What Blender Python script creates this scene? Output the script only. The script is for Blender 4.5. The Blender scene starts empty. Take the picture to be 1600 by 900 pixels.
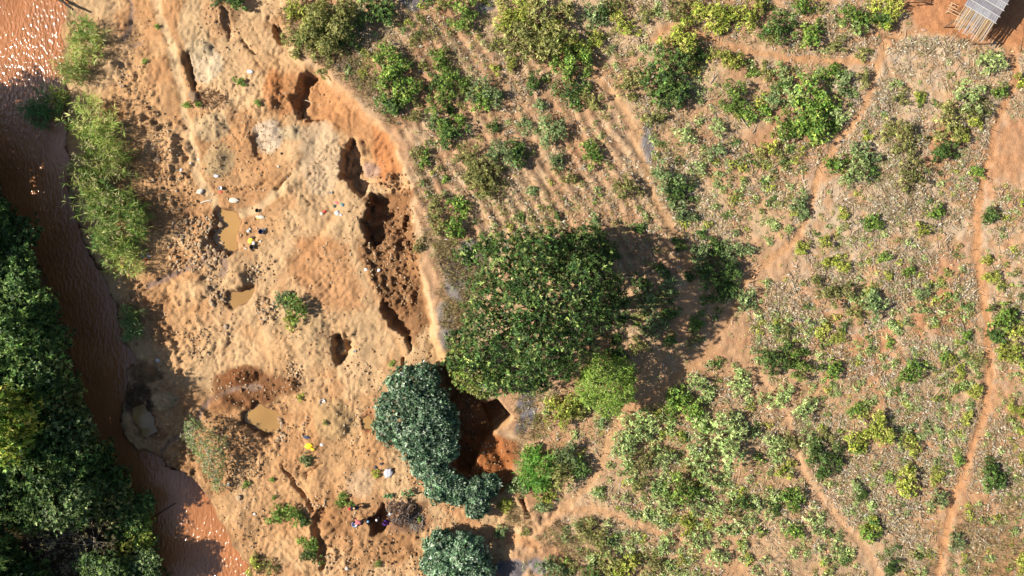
import bpy, bmesh, math, random
import numpy as np
from mathutils import Vector, Matrix

random.seed(11)
RNG = np.random.default_rng(11)
SC = bpy.context.scene
COL = SC.collection
R = math.radians

# ------------------------------------------------------------------ camera, sky, sun, exposure
PXM = 16.0                  # photograph pixels per metre on the field level (z = 0)
CAMH = 83.0                 # drone height
SUN_EL = 36.0
cam_d = bpy.data.cameras.new('camera')
cam_d.sensor_width = 36.0
cam_d.lens = 18.0 / (50.0 / CAMH)
cam_d.clip_end = 3000.0
cam = bpy.data.objects.new('camera', cam_d)
cam.location = (0, 0, CAMH)
cam.rotation_euler = (0, 0, 0)
COL.objects.link(cam)
SC.camera = cam

world = bpy.data.worlds.new('World')
SC.world = world
world.use_nodes = True
wn = world.node_tree
for n in list(wn.nodes):
    wn.nodes.remove(n)
w_out = wn.nodes.new('ShaderNodeOutputWorld')
w_bg = wn.nodes.new('ShaderNodeBackground')
w_sky = wn.nodes.new('ShaderNodeTexSky')
w_sky.sky_type = 'NISHITA'
w_sky.sun_disc = False
w_sky.sun_elevation = R(SUN_EL)
w_sky.sun_rotation = R(270)
w_bg.inputs['Strength'].default_value = 0.062
wn.links.new(w_sky.outputs[0], w_bg.inputs['Color'])
wn.links.new(w_bg.outputs[0], w_out.inputs['Surface'])

sun_d = bpy.data.lights.new('sun', 'SUN')
sun_d.energy = 5.0
sun_d.angle = R(0.5)
sun_d.color = (1.0, 0.95, 0.87)
sun = bpy.data.objects.new('sun', sun_d)
sun.rotation_euler = (0, -R(90 - SUN_EL), R(2.0))
sun.location = (-40, 0, 60)
COL.objects.link(sun)

SC.view_settings.view_transform = 'Standard'
SC.view_settings.look = 'None'
SC.view_settings.gamma = 1.0
SC.view_settings.use_curve_mapping = False
SC.view_settings.exposure = 1.05

# ------------------------------------------------------------------ helpers
def W(u, v, z=0.0):
    """photo pixel -> world x, y on the level z"""
    k = (CAMH - z) / CAMH / PXM
    return ((u - 800.0) * k, (450.0 - v) * k)

def WP(pts, z=0.0):
    return np.array([W(u, v, z) for u, v in pts], float)

def lin(c):
    c = np.asarray(c, float) / 255.0
    return np.where(c <= 0.04045, c / 12.92, ((c + 0.055) / 1.055) ** 2.4)

def A(r, g, b, k=0.50):
    """sunlit colour -> base colour"""
    return lin((r, g, b)) * k

def sstep(t):
    t = np.clip(t, 0, 1)
    return t * t * (3 - 2 * t)

def vnoise(x, y, scale, seed):
    r = np.random.default_rng(seed)
    n = 256
    lat = r.random((n, n))
    fx = x / scale + 1000.0; fy = y / scale + 1000.0
    ix = np.floor(fx).astype(int); iy = np.floor(fy).astype(int)
    tx = fx - ix; ty = fy - iy
    tx = tx * tx * (3 - 2 * tx); ty = ty * ty * (3 - 2 * ty)
    a = lat[ix % n, iy % n]; b = lat[(ix + 1) % n, iy % n]
    c = lat[ix % n, (iy + 1) % n]; d = lat[(ix + 1) % n, (iy + 1) % n]
    return (a + (b - a) * tx) * (1 - ty) + (c + (d - c) * tx) * ty - 0.5     # -.5 .. .5

def fbm(x, y, scale, seed, octv=4, gain=0.5):
    s = 0; a = 1.0
    for o in range(octv):
        c, sn = math.cos(0.7 * o), math.sin(0.7 * o)
        s = s + a * vnoise(x * c - y * sn, x * sn + y * c, scale / 2 ** o, seed + o * 17)
        a *= gain
    return s

def sdf_poly(x, y, poly):
    """signed distance, positive inside"""
    d2 = np.full(x.shape, 1e18); ins = np.zeros(x.shape, bool)
    m = len(poly)
    for i in range(m):
        ax, ay = poly[i]; bx, by = poly[(i + 1) % m]
        ex, ey = bx - ax, by - ay
        L = ex * ex + ey * ey + 1e-12
        t = np.clip(((x - ax) * ex + (y - ay) * ey) / L, 0, 1)
        dx = x - ax - t * ex; dy = y - ay - t * ey
        d2 = np.minimum(d2, dx * dx + dy * dy)
        c = ((ay > y) != (by > y))
        ins ^= c & (x < ex * (y - ay) / (ey if abs(ey) > 1e-12 else 1e-12) + ax)
    d = np.sqrt(d2)
    return np.where(ins, d, -d)

def dist_line(x, y, pts):
    d2 = np.full(x.shape, 1e18)
    for i in range(len(pts) - 1):
        ax, ay = pts[i]; bx, by = pts[i + 1]
        ex, ey = bx - ax, by - ay
        t = np.clip(((x - ax) * ex + (y - ay) * ey) / (ex * ex + ey * ey + 1e-12), 0, 1)
        d2 = np.minimum(d2, (x - ax - t * ex) ** 2 + (y - ay - t * ey) ** 2)
    return np.sqrt(d2)

def smooth_line(pts, it=2):
    p = [tuple(q) for q in pts]
    for _ in range(it):
        q = [p[0]]
        for i in range(len(p) - 1):
            a, b = p[i], p[i + 1]
            q.append((a[0] * .75 + b[0] * .25, a[1] * .75 + b[1] * .25))
            q.append((a[0] * .25 + b[0] * .75, a[1] * .25 + b[1] * .75))
        q.append(p[-1]); p = q
    return p

def np_mesh(name, verts, faces, mat=None, cols=None, smooth=False):
    me = bpy.data.meshes.new(name)
    verts = np.ascontiguousarray(verts, np.float32)
    faces = np.ascontiguousarray(faces, np.int32)
    nf, k = faces.shape
    me.vertices.add(len(verts)); me.vertices.foreach_set('co', verts.ravel())
    me.loops.add(nf * k); me.loops.foreach_set('vertex_index', faces.ravel())
    me.polygons.add(nf)
    me.polygons.foreach_set('loop_start', np.arange(0, nf * k, k, dtype=np.int32))
    me.polygons.foreach_set('loop_total', np.full(nf, k, np.int32))
    if smooth:
        me.polygons.foreach_set('use_smooth', np.ones(nf, bool))
    if cols is not None:
        at = me.attributes.new('tint', 'FLOAT_COLOR', 'POINT')
        c = np.ones((len(verts), 4), np.float32); c[:, :3] = cols
        at.data.foreach_set('color', c.ravel())
    me.update(calc_edges=True)
    if mat: me.materials.append(mat)
    return me

def add(name, data, parent=None, loc=(0, 0, 0), rot=(0, 0, 0), sc=1.0, label=None, cat=None, group=None, kind=None):
    o = bpy.data.objects.new(name, data)
    COL.objects.link(o)
    o.location = loc; o.rotation_euler = rot
    o.scale = (sc, sc, sc) if np.isscalar(sc) else sc
    if parent is not None: o.parent = parent
    if label: o['label'] = label
    if cat: o['category'] = cat
    if group: o['group'] = group
    if kind: o['kind'] = kind
    return o

# ------------------------------------------------------------------ materials
def new_mat(name):
    m = bpy.data.materials.new(name); m.use_nodes = True
    nt = m.node_tree
    b = nt.nodes.get('Principled BSDF')
    return m, nt, b

def tint_mat(name, rough=0.9, spec=0.2, noise=None, bump=None):
    m, nt, b = new_mat(name)
    at = nt.nodes.new('ShaderNodeAttribute'); at.attribute_name = 'tint'
    src = at.outputs['Color']
    tc = nt.nodes.new('ShaderNodeTexCoord')
    if noise:
        for sc_, amp in noise:
            nz = nt.nodes.new('ShaderNodeTexNoise'); nz.inputs['Scale'].default_value = sc_
            nz.inputs['Detail'].default_value = 4
            nt.links.new(tc.outputs['Object'], nz.inputs['Vector'])
            mr = nt.nodes.new('ShaderNodeMapRange')
            mr.inputs['From Min'].default_value = .3; mr.inputs['From Max'].default_value = .7
            mr.inputs['To Min'].default_value = 1 - amp; mr.inputs['To Max'].default_value = 1 + amp
            nt.links.new(nz.outputs[0], mr.inputs['Value'])
            vm = nt.nodes.new('ShaderNodeVectorMath'); vm.operation = 'SCALE'
            nt.links.new(src, vm.inputs[0]); nt.links.new(mr.outputs[0], vm.inputs['Scale'])
            src = vm.outputs[0]
    nt.links.new(src, b.inputs['Base Color'])
    b.inputs['Roughness'].default_value = rough
    b.inputs['Specular IOR Level'].default_value = spec
    if bump:
        nz = nt.nodes.new('ShaderNodeTexNoise'); nz.inputs['Scale'].default_value = bump[0]
        nz.inputs['Detail'].default_value = 5
        nt.links.new(tc.outputs['Object'], nz.inputs['Vector'])
        bp = nt.nodes.new('ShaderNodeBump'); bp.inputs['Strength'].default_value = bump[1]
        bp.inputs['Distance'].default_value = bump[2]
        nt.links.new(nz.outputs[0], bp.inputs['Height'])
        nt.links.new(bp.outputs[0], b.inputs['Normal'])
    return m

def leaf_mat(name, transl=0.3, rough=0.5):
    m, nt, b = new_mat(name)
    at = nt.nodes.new('ShaderNodeAttribute'); at.attribute_name = 'tint'
    oi = nt.nodes.new('ShaderNodeObjectInfo')
    mr = nt.nodes.new('ShaderNodeMapRange')
    mr.inputs['To Min'].default_value = .78; mr.inputs['To Max'].default_value = 1.28
    nt.links.new(oi.outputs['Random'], mr.inputs['Value'])
    vm = nt.nodes.new('ShaderNodeVectorMath'); vm.operation = 'SCALE'
    nt.links.new(at.outputs['Color'], vm.inputs[0]); nt.links.new(mr.outputs[0], vm.inputs['Scale'])
    nt.links.new(vm.outputs[0], b.inputs['Base Color'])
    b.inputs['Roughness'].default_value = rough
    b.inputs['Specular IOR Level'].default_value = 0.2
    tr = nt.nodes.new('ShaderNodeBsdfTranslucent')
    nt.links.new(vm.outputs[0], tr.inputs['Color'])
    mx = nt.nodes.new('ShaderNodeMixShader'); mx.inputs[0].default_value = transl
    out = nt.nodes.get('Material Output')
    nt.links.new(b.outputs[0], mx.inputs[1]); nt.links.new(tr.outputs[0], mx.inputs[2])
    nt.links.new(mx.outputs[0], out.inputs['Surface'])
    return m

def flat_mat(name, col, rough=0.8, spec=0.3, amp=0.12, scale=12.0, bump=0.2):
    m, nt, b = new_mat(name)
    tc = nt.nodes.new('ShaderNodeTexCoord')
    nz = nt.nodes.new('ShaderNodeTexNoise'); nz.inputs['Scale'].default_value = scale; nz.inputs['Detail'].default_value = 5
    nt.links.new(tc.outputs['Object'], nz.inputs['Vector'])
    mr = nt.nodes.new('ShaderNodeMapRange')
    mr.inputs['From Min'].default_value = .3; mr.inputs['From Max'].default_value = .7
    mr.inputs['To Min'].default_value = 1 - amp; mr.inputs['To Max'].default_value = 1 + amp
    nt.links.new(nz.outputs[0], mr.inputs['Value'])
    vm = nt.nodes.new('ShaderNodeVectorMath'); vm.operation = 'SCALE'
    vm.inputs[0].default_value = tuple(col)
    nt.links.new(mr.outputs[0], vm.inputs['Scale'])
    nt.links.new(vm.outputs[0], b.inputs['Base Color'])
    b.inputs['Roughness'].default_value = rough
    b.inputs['Specular IOR Level'].default_value = spec
    if bump:
        bp = nt.nodes.new('ShaderNodeBump'); bp.inputs['Strength'].default_value = bump; bp.inputs['Distance'].default_value = .03
        nt.links.new(nz.outputs[0], bp.inputs['Height']); nt.links.new(bp.outputs[0], b.inputs['Normal'])
    return m

def water_mat(name, col, rough, waves, strength, stretch=(1, 1, 1), angle=0.0):
    m, nt, b = new_mat(name)
    tc = nt.nodes.new('ShaderNodeTexCoord')
    mp = nt.nodes.new('ShaderNodeMapping'); mp.inputs['Scale'].default_value = stretch
    mp.inputs['Rotation'].default_value = (0, 0, angle)
    nt.links.new(tc.outputs['Object'], mp.inputs['Vector'])
    n1 = nt.nodes.new('ShaderNodeTexNoise'); n1.inputs['Scale'].default_value = .25; n1.inputs['Detail'].default_value = 4
    nt.links.new(tc.outputs['Object'], n1.inputs['Vector'])
    cr = nt.nodes.new('ShaderNodeMapRange'); cr.inputs['From Min'].default_value = .35; cr.inputs['From Max'].default_value = .65
    cr.inputs['To Min'].default_value = .85; cr.inputs['To Max'].default_value = 1.12
    nt.links.new(n1.outputs[0], cr.inputs['Value'])
    vm = nt.nodes.new('ShaderNodeVectorMath'); vm.operation = 'SCALE'; vm.inputs[0].default_value = tuple(col)
    nt.links.new(cr.outputs[0], vm.inputs['Scale']); nt.links.new(vm.outputs[0], b.inputs['Base Color'])
    b.inputs['Roughness'].default_value = rough
    b.inputs['IOR'].default_value = 1.5; b.inputs['Specular IOR Level'].default_value = .8
    nz = nt.nodes.new('ShaderNodeTexNoise'); nz.inputs['Scale'].default_value = waves; nz.inputs['Detail'].default_value = 3
    nt.links.new(mp.outputs[0], nz.inputs['Vector'])
    n2 = nt.nodes.new('ShaderNodeTexNoise'); n2.inputs['Scale'].default_value = .16; n2.inputs['Detail'].default_value = 2
    nt.links.new(mp.outputs[0], n2.inputs['Vector'])
    mr = nt.nodes.new('ShaderNodeMapRange'); mr.inputs['From Min'].default_value = .42; mr.inputs['From Max'].default_value = .6
    mr.inputs['To Min'].default_value = .35; mr.inputs['To Max'].default_value = 1
    nt.links.new(n2.outputs[0], mr.inputs['Value'])
    ml = nt.nodes.new('ShaderNodeMath'); ml.operation = 'MULTIPLY'
    nt.links.new(nz.outputs[0], ml.inputs[0]); nt.links.new(mr.outputs[0], ml.inputs[1])
    bp = nt.nodes.new('ShaderNodeBump'); bp.inputs['Strength'].default_value = 1.0; bp.inputs['Distance'].default_value = strength
    nt.links.new(ml.outputs[0], bp.inputs['Height']); nt.links.new(bp.outputs[0], b.inputs['Normal'])
    return m

M_GROUND = tint_mat('soil', .95, .15, noise=[(1.7, .10), (7.0, .16), (26.0, .15)], bump=(11.0, .8, .09))
M_STONE = tint_mat('stone', .9, .2, noise=[(5.0, .15)], bump=(20.0, .5, .03))
M_STRAW = tint_mat('straw', .85, .25)
M_WOOD = tint_mat('wood', .85, .2, noise=[(14.0, .2)], bump=(30.0, .4, .02))
M_LEAF = leaf_mat('foliage', .28)
M_LEAFW = leaf_mat('waxy_foliage', .12, .4)
M_BARK = flat_mat('bark', A(120, 100, 80, .5), .95, .1, .25, 9, .5)
M_PALEBARK = flat_mat('pale_bark', A(190, 180, 160, .6), .9, .15, .2, 9, .4)
M_RIVER = water_mat('muddy_river', A(208, 136, 82, .5), .10, 3.6, .15, (1.0, .5, 1.0), R(38))
M_POND = water_mat('pond_water', A(205, 158, 92, .52), .12, 3.0, .01)

# ------------------------------------------------------------------ layout in photo pixels
RIVER_W = [(-900, -900), (-240, -300), (-150, -60), (-140, 110), (-70, 190), (-15, 260), (25, 330), (55, 400), (85, 470), (108, 530), (124, 600),
           (138, 660), (160, 712), (190, 762), (218, 810), (240, 862), (262, 920), (300, 1100), (500, 2000)]
RIVER_E = [(700, 2000), (470, 1100), (398, 925), (386, 880), (366, 850), (346, 812), (330, 782), (302, 742), (285, 738), (258, 734), (250, 716), (216, 703), (190, 680),
           (184, 650), (196, 612), (194, 580), (210, 560), (203, 545), (187, 525), (184, 500), (175, 480), (170, 452), (160, 428), (140, 398),
           (124, 350), (112, 310), (106, 250), (98, 180), (99, 120), (96, 60), (98, 0), (110, -80), (60, -300), (-200, -900)]
MINE = [(300, 2000), (110, 1000), (90, 500), (60, 300), (40, 0), (50, -300), (430, -300), (440, -60), (447, 20), (460, 80), (478, 96), (504, 108), (545, 150), (592, 190), (620, 228), (638, 280), (646, 330),
        (652, 385), (657, 420), (669, 440), (674, 480), (686, 530), (702, 572), (722, 596), (745, 606), (762, 628), (777, 622), (802, 654), (776, 676),
        (790, 700), (806, 730), (802, 775), (822, 795), (812, 842), (800, 870), (790, 960), (780, 1100), (900, 2000)]
PATHS = [  # points, width px, colour, depth
    ([(1535, 62), (1480, 46), (1405, 50), (1377, 75), (1366, 130), (1340, 185), (1290, 240), (1270, 300), (1264, 345), (1230, 385), (1190, 415), (1163, 440)], 15, (219, 166, 118)),
    ([(1020, 62), (1048, 38), (1080, 50), (1130, 68), (1200, 88), (1290, 95), (1365, 97)], 13, (216, 162, 114)),
    ([(1560, 58), (1588, 92), (1582, 145), (1552, 200), (1550, 240), (1530, 300), (1524, 380), (1530, 430), (1545, 520), (1549, 600), (1545, 640), (1516, 700), (1498, 760), (1480, 820), (1462, 920)], 16, (221, 162, 112)),
    ([(895, 65), (920, 100), (945, 138), (975, 172), (990, 200), (1005, 260), (1030, 330), (1064, 380), (1080, 412), (1076, 480), (1042, 545), (992, 600), (966, 650), (948, 700), (922, 760), (862, 808), (800, 848)], 16, (222, 174, 126)),
    ([(830, 850), (760, 836), (700, 795), (652, 750), (632, 700)], 22, (214, 160, 112)),
    ([(1163, 440), (1132, 510), (1098, 560), (1040, 600), (985, 640)], 16, (212, 162, 116)),
    ([(1140, 545), (1180, 580), (1232, 655), (1252, 735), (1300, 800), (1345, 850), (1375, 900)], 14, (220, 172, 128)),
    ([(862, 805), (925, 790), (1000, 822), (1085, 852), (1165, 895)], 13, (218, 168, 122)),
    ([(478, 92), (540, 158), (600, 204), (636, 262), (648, 330), (655, 400), (668, 470), (690, 545)], 11, (226, 186, 140)),
    ([(225, -20), (262, 70), (275, 160), (290, 250), (330, 335), (395, 330), (440, 290), (478, 240), (500, 190)], 17, (229, 190, 142)),
    ([(555, 375), (572, 440), (590, 485), (622, 545), (632, 590)], 12, (220, 172, 122)),
    ([(410, 560), (395, 510), (420, 450), (470, 400), (520, 330)], 14, (222, 174, 124)),
]
PATHS_W = [(np.array([W(*p) for p in smooth_line(pts)]), w / PXM, c) for pts, w, c in PATHS]

# ------------------------------------------------------------------ terrain grid
def axis(lo, hi, st, far):
    core = np.arange(lo, hi + st * .5, st)
    k = np.cumsum(st * 1.45 ** np.arange(1, 24)); k = k[k < far]
    return np.concatenate([lo - k[::-1], core, hi + k])
GX = axis(-56, 56, .137, 900); GY = axis(-32.5, 32.5, .137, 900)
NX, NY = len(GX), len(GY)
X, Y = np.meshgrid(GX, GY, indexing='ij')
WX = fbm(X, Y, 1.6, 5, 4, .6) * .6; WY = fbm(X, Y, 1.6, 77, 4, .6) * .6
XW, YW = X + WX, Y + WY
U = X * PXM + 800; V = 450 - Y * PXM

river_poly = WP(RIVER_W + RIVER_E, -2.7)
mine_poly = WP(MINE, -.15)
s_riv = sdf_poly(XW, YW, river_poly)
s_mine = sdf_poly(X + WX * .6, Y + WY * .6, mine_poly)

zf = fbm(X, Y, 9, 3, 3) * .35
row_s = (X + Y * .6) / 1.166 + fbm(X, Y, 8, 9, 3) * 1.1
PLOUGH = WP([(575, 60), (700, 20), (880, 110), (985, 210), (1075, 395), (1000, 520), (690, 440), (648, 330), (625, 215)])
m_pl = sstep((sdf_poly(X, Y, PLOUGH) + 1.5) / 3)
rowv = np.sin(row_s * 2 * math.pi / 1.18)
zf += rowv * (.065 * m_pl * (.55 + np.clip(fbm(X, Y, 5, 19, 2) * 1.6 + .4, 0, 1)) + .012) + fbm(X, Y, .8, 21, 3) * (.13 + .05 * m_pl)
zm = np.clip(-2.05 + (U - 215) / 380 * 1.15, -2.15, -.75)
zm = zm + sstep((V - 660) / 120) * .35
zm += fbm(X, Y, 5.5, 31, 3) * .55 + fbm(X, Y, 1.5, 41, 3) * .20
m_mine = sstep((s_mine + .15) / 1.0)
Z = zf * (1 - m_mine) + zm * m_mine
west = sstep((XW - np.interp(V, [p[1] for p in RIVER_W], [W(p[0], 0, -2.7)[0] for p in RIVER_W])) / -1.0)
Z = Z * (1 - west) + (-.5 + fbm(X, Y, 4, 51, 3) * .8) * west

# soil colours ---------------------------------------------------------------
def mixc(C, c, t):
    return C + (np.asarray(c) - C) * t[..., None]
n_a = fbm(X, Y, 7, 101, 4); n_b = fbm(X, Y, 2.2, 131, 4); n_c = fbm(X, Y, .7, 161, 3)
C = np.empty(X.shape + (3,)); C[:] = A(216, 170, 128)
C = mixc(C, A(226, 190, 148), sstep(n_b * 2.2 + .5))
C = mixc(C, A(206, 148, 104), sstep(n_a * 2.6 + .25) * .55)
C = mixc(C, A(192, 146, 108), m_pl * sstep(n_c * 2 + .55) * .6)
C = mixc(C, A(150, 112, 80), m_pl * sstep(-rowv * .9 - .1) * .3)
right = sstep((U - 1180) / 120)
C = mixc(C, A(230, 162, 114), right * sstep(n_b * 2 + n_a * 1.5 + .3) * .65)
C = mixc(C, A(226, 206, 178), right * sstep(n_c * 2.2 - n_a + .25) * .45)
low = sstep((V - 520) / 100) * sstep((U - 900) / 80)
C = mixc(C, A(208, 164, 120), low * .5)
# sand of the diggings
S = np.empty_like(C); S[:] = A(222, 172, 120)
S = mixc(S, A(231, 191, 142), sstep(n_a * 2.4 + .35) * .8)
S = mixc(S, A(204, 148, 98), sstep(n_b * 2.4 - n_a * 1.4 + .15) * .65)
S = mixc(S, A(186, 140, 98), sstep(n_c * 2.2 + n_b - .05) * .38)
C = mixc(C, S, sstep((s_mine + .25) / .5))
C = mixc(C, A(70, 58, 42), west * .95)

def box_slice(poly, mrg):
    x0, x1 = poly[:, 0].min() - mrg, poly[:, 0].max() + mrg
    y0, y1 = poly[:, 1].min() - mrg, poly[:, 1].max() + mrg
    return np.s_[np.searchsorted(GX, x0):np.searchsorted(GX, x1), np.searchsorted(GY, y0):np.searchsorted(GY, y1)]

def paint(poly, col, amt=.8, soft=.8, z=-.8, nz=.6):
    P = WP(poly, z); sl = box_slice(P, soft + 1)
    s = sdf_poly(XW[sl], YW[sl], P)
    t = sstep((s + soft * .5) / soft + n_b[sl] * nz) * amt * (s > -soft - .6)
    t = np.where(s < 0, t * sstep((s + soft) / soft), t)
    C[sl] = mixc(C[sl], A(*col), t)

def blob(u, v, ru, rv, col, amt=.8, z=-.8, soft=.5):
    a = [(u + ru * math.cos(t), v + rv * math.sin(t)) for t in np.linspace(0, 2 * math.pi, 14)[:-1]]
    paint(a, col, amt, soft, z)

def pit(poly, depth, z0=-.8, sl_=.22, sr=1.3, rough=.12, warp=.7, col=None, amt=.7, sy=None):
    P = WP(poly, z0); s_ = box_slice(P, .6)
    x, y = X[s_] + WX[s_] * warp, Y[s_] + WY[s_] * warp
    s = sdf_poly(x, y, P) + fbm(X[s_], Y[s_], .5, 307, 3, .75) * .34 * min(warp * 1.4, 1)
    t = np.clip((x - P[:, 0].min()) / (np.ptp(P[:, 0]) + 1e-6), 0, 1)
    soft = sl_ + (sr - sl_) * sstep((t - .25) / .6)
    k = sstep((s + .06) / soft)
    Z[s_] -= k * depth * (1 + fbm(X[s_], Y[s_], .8, 301, 2) * rough * 2)
    if col is not None:
        C[s_] = mixc(C[s_], A(*col), sstep((s + .1) / .3) * amt)

def mound(u, v, ru, rv, h, z0=-1.0, p=1.0, rough=.25, ang=0.0, col=None, amt=.7):
    cx, cy = W(u, v, z0); a, b = ru / PXM, rv / PXM; m = max(a, b) + 1
    s_ = np.s_[np.searchsorted(GX, cx - m):np.searchsorted(GX, cx + m), np.searchsorted(GY, cy - m):np.searchsorted(GY, cy + m)]
    dx, dy = X[s_] + WX[s_] * .6 - cx, Y[s_] + WY[s_] * .6 - cy
    c, sn = math.cos(ang), math.sin(ang)
    r = np.sqrt(((dx * c + dy * sn) / a) ** 2 + ((-dx * sn + dy * c) / b) ** 2)
    k = sstep((1 - r) * p)
    Z[s_] += h * k * (1 + fbm(X[s_], Y[s_], .7, 333, 3) * rough * 2)
    if col is not None:
        C[s_] = mixc(C[s_], A(*col), sstep((1.08 - r) / .35) * amt)

def trench(pts, w, depth, z0=-.8, col=None, amt=.6):
    P = WP(smooth_line(pts), z0); s_ = box_slice(P, w / PXM + .6)
    d = dist_line(X[s_] + WX[s_] * .7, Y[s_] + WY[s_] * .7, P)
    k = sstep((w / PXM / 2 - d) / (w / PXM / 2 * .55) )
    Z[s_] -= depth * k
    if col is not None: C[s_] = mixc(C[s_], A(*col), k * amt)

def rough_zone(poly, amp, scale=.5, z=-1.0, soft=1.0, seed=500):
    P = WP(poly, z); sl = box_slice(P, soft + .5)
    t = sstep((sdf_poly(XW[sl], YW[sl], P) + soft * .5) / soft)
    n = fbm(X[sl], Y[sl], scale, seed, 3)
    Z[sl] += t * amp * (np.clip(n * 3.2 + .25, 0, 1.1) - .35)

# paths across the ground: flattened and lighter
for pts, w, c in PATHS_W:
    sl = box_slice(pts, 1.2)
    d = dist_line(X[sl] + WX[sl] * .8, Y[sl] + WY[sl] * .8, pts)
    k = sstep((w * .62 - d) / .45)
    Z[sl] -= k * .07
    C[sl] = mixc(C[sl], A(*c) * 1.06, np.clip(k * .95 * (1 + n_c[sl] * .4), 0, 1))
# yard and bare ground at the hut
paint([(1405, -60), (1640, -60), (1640, 95), (1590, 80), (1555, 62), (1520, 68), (1470, 50), (1425, 40)], (214, 146, 96), .9, 1.1, 0)
paint([(1548, 200), (1580, 190), (1640, 200), (1640, 285), (1565, 290), (1545, 250)], (216, 158, 112), .8, 2.0, 0)
paint([(1385, 425), (1510, 370), (1520, 520), (1430, 520)], (212, 140, 92), .6, 2, 0)
# fresh orange and dark digging soil
paint([(475, 110), (545, 152), (600, 205), (628, 262), (600, 272), (560, 215), (520, 205), (470, 190)], (208, 146, 94), .75, .8)
paint([(590, 195), (622, 230), (634, 268), (600, 282), (578, 240)], (204, 134, 82), .8, .6)
paint([(405, 115), (470, 110), (455, 180), (430, 190), (420, 150)], (205, 138, 84), .7, .8)
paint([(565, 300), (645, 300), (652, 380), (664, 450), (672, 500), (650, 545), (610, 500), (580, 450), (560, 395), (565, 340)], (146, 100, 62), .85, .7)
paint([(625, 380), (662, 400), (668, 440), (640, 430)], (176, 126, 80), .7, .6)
paint([(455, 370), (545, 385), (575, 480), (500, 490), (455, 430)], (206, 142, 90), .6, 1.2)
paint([(330, 585), (365, 572), (400, 580), (465, 595), (466, 615), (420, 625), (395, 650), (330, 620)], (140, 88, 52), .85, .7)
paint([(475, 770), (560, 765), (600, 790), (650, 830), (660, 870), (560, 880), (500, 850)], (192, 138, 90), .7, 1.2)
paint([(510, 790), (552, 800), (560, 835), (500, 830)], (178, 128, 84), .7, .6)
paint([(600, 780), (655, 790), (668, 815), (640, 835), (605, 825)], (150, 112, 86), .8, .5)
paint([(640, 780), (668, 790), (672, 825), (650, 835)], (176, 124, 86), .7, .4)
paint([(690, 640), (810, 690), (808, 760), (760, 770), (700, 740)], (174, 104, 56), .9, .8)
paint([(690, 575), (790, 640), (750, 690), (710, 680)], (150, 102, 62), .8, .6)
paint([(565, 648), (580, 640), (592, 672), (572, 680)], (204, 132, 84), .9, .4)
# pale spoil
for b_ in [(315, 95, 26, 32, (230, 205, 168), .85), (310, 72, 22, 14, (206, 182, 142), .8), (420, 210, 26, 26, (226, 202, 172), .85), (455, 205, 20, 14, (214, 190, 150), .8),
           (322, 195, 30, 24, (214, 186, 142), .7), (335, 248, 26, 26, (196, 170, 126), .7), (248, 628, 20, 14, (226, 192, 146), .8), (500, 245, 34, 60, (234, 200, 158), .75),
           (575, 262, 16, 12, (206, 170, 148), .8), (465, 500, 40, 40, (206, 174, 128), .6), (300, 30, 26, 40, (226, 194, 148), .6), (520, 655, 34, 34, (204, 168, 118), .7),
           (505, 540, 40, 40, (208, 172, 126), .5), (692, 545, 26, 30, (214, 170, 118), .7), (355, 430, 40, 40, (206, 172, 128), .6), (560, 755, 24, 20, (226, 190, 150), .6)]:
    blob(*b_[:4], b_[4], b_[5])
# ash and burnt litter at the edge of the field
for b_ in [(735, 400, 22, 26, (150, 142, 140)), (715, 440, 20, 30, (160, 150, 142)), (695, 500, 14, 30, (168, 154, 140)), (824, 638, 17, 30, (136, 134, 138)), (760, 602, 30, 9, (140, 136, 138)), (700, 530, 12, 20, (160, 150, 142)),
           (812, 665, 12, 14, (126, 120, 120)), (798, 890, 24, 16, (128, 120, 122)), (1012, 215, 10, 40, (150, 142, 140)), (645, 2, 14, 12, (120, 114, 118)), (845, 885, 22, 14, (160, 150, 146)), (760, 10, 12, 8, (140, 134, 138))]:
    blob(*b_[:4], b_[4], .95, 0)
# wet grey slurry runs
for pts, w in [([(345, 395), (320, 410), (285, 425), (245, 440), (232, 445)], 12), ([(345, 400), (352, 425), (345, 430)], 12), ([(405, 605), (380, 607), (345, 617), (325, 628), (300, 665), (265, 690), (250, 700)], 12), ([(196, -10), (203, 20), (198, 45), (185, 60)], 9), ([(205, 70), (215, 68)], 9)]:
    P = WP(smooth_line(pts), -1.6); sl = box_slice(P, 1.5)
    d = dist_line(XW[sl], YW[sl], P)
    C[sl] = mixc(C[sl], A(168, 138, 118), sstep((w / PXM * .6 - d) / .3) * .9)
    Z[sl] -= sstep((w / PXM * .6 - d) / .4) * .12

kp = np.zeros_like(X)
for pts, w, c in PATHS_W[8:]:
    kp = np.maximum(kp, sstep((w * .9 - dist_line(X, Y, pts)) / .6))
for sc_t, amp_t, sd in ((3.4, 1.15, 95), (1.5, .5, 195)):
    nt_ = fbm(X, Y, sc_t, sd, 4, .55); q_ = nt_ * 7; fl = np.floor(q_)
    Z += (fl / 7 + sstep((q_ - fl - .44) / .13) / 7 - nt_) * amp_t * m_mine * (1 - kp) * np.clip(fbm(X, Y, 6, sd + 3, 3) * 2.6 + .5, 0, 1)
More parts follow.
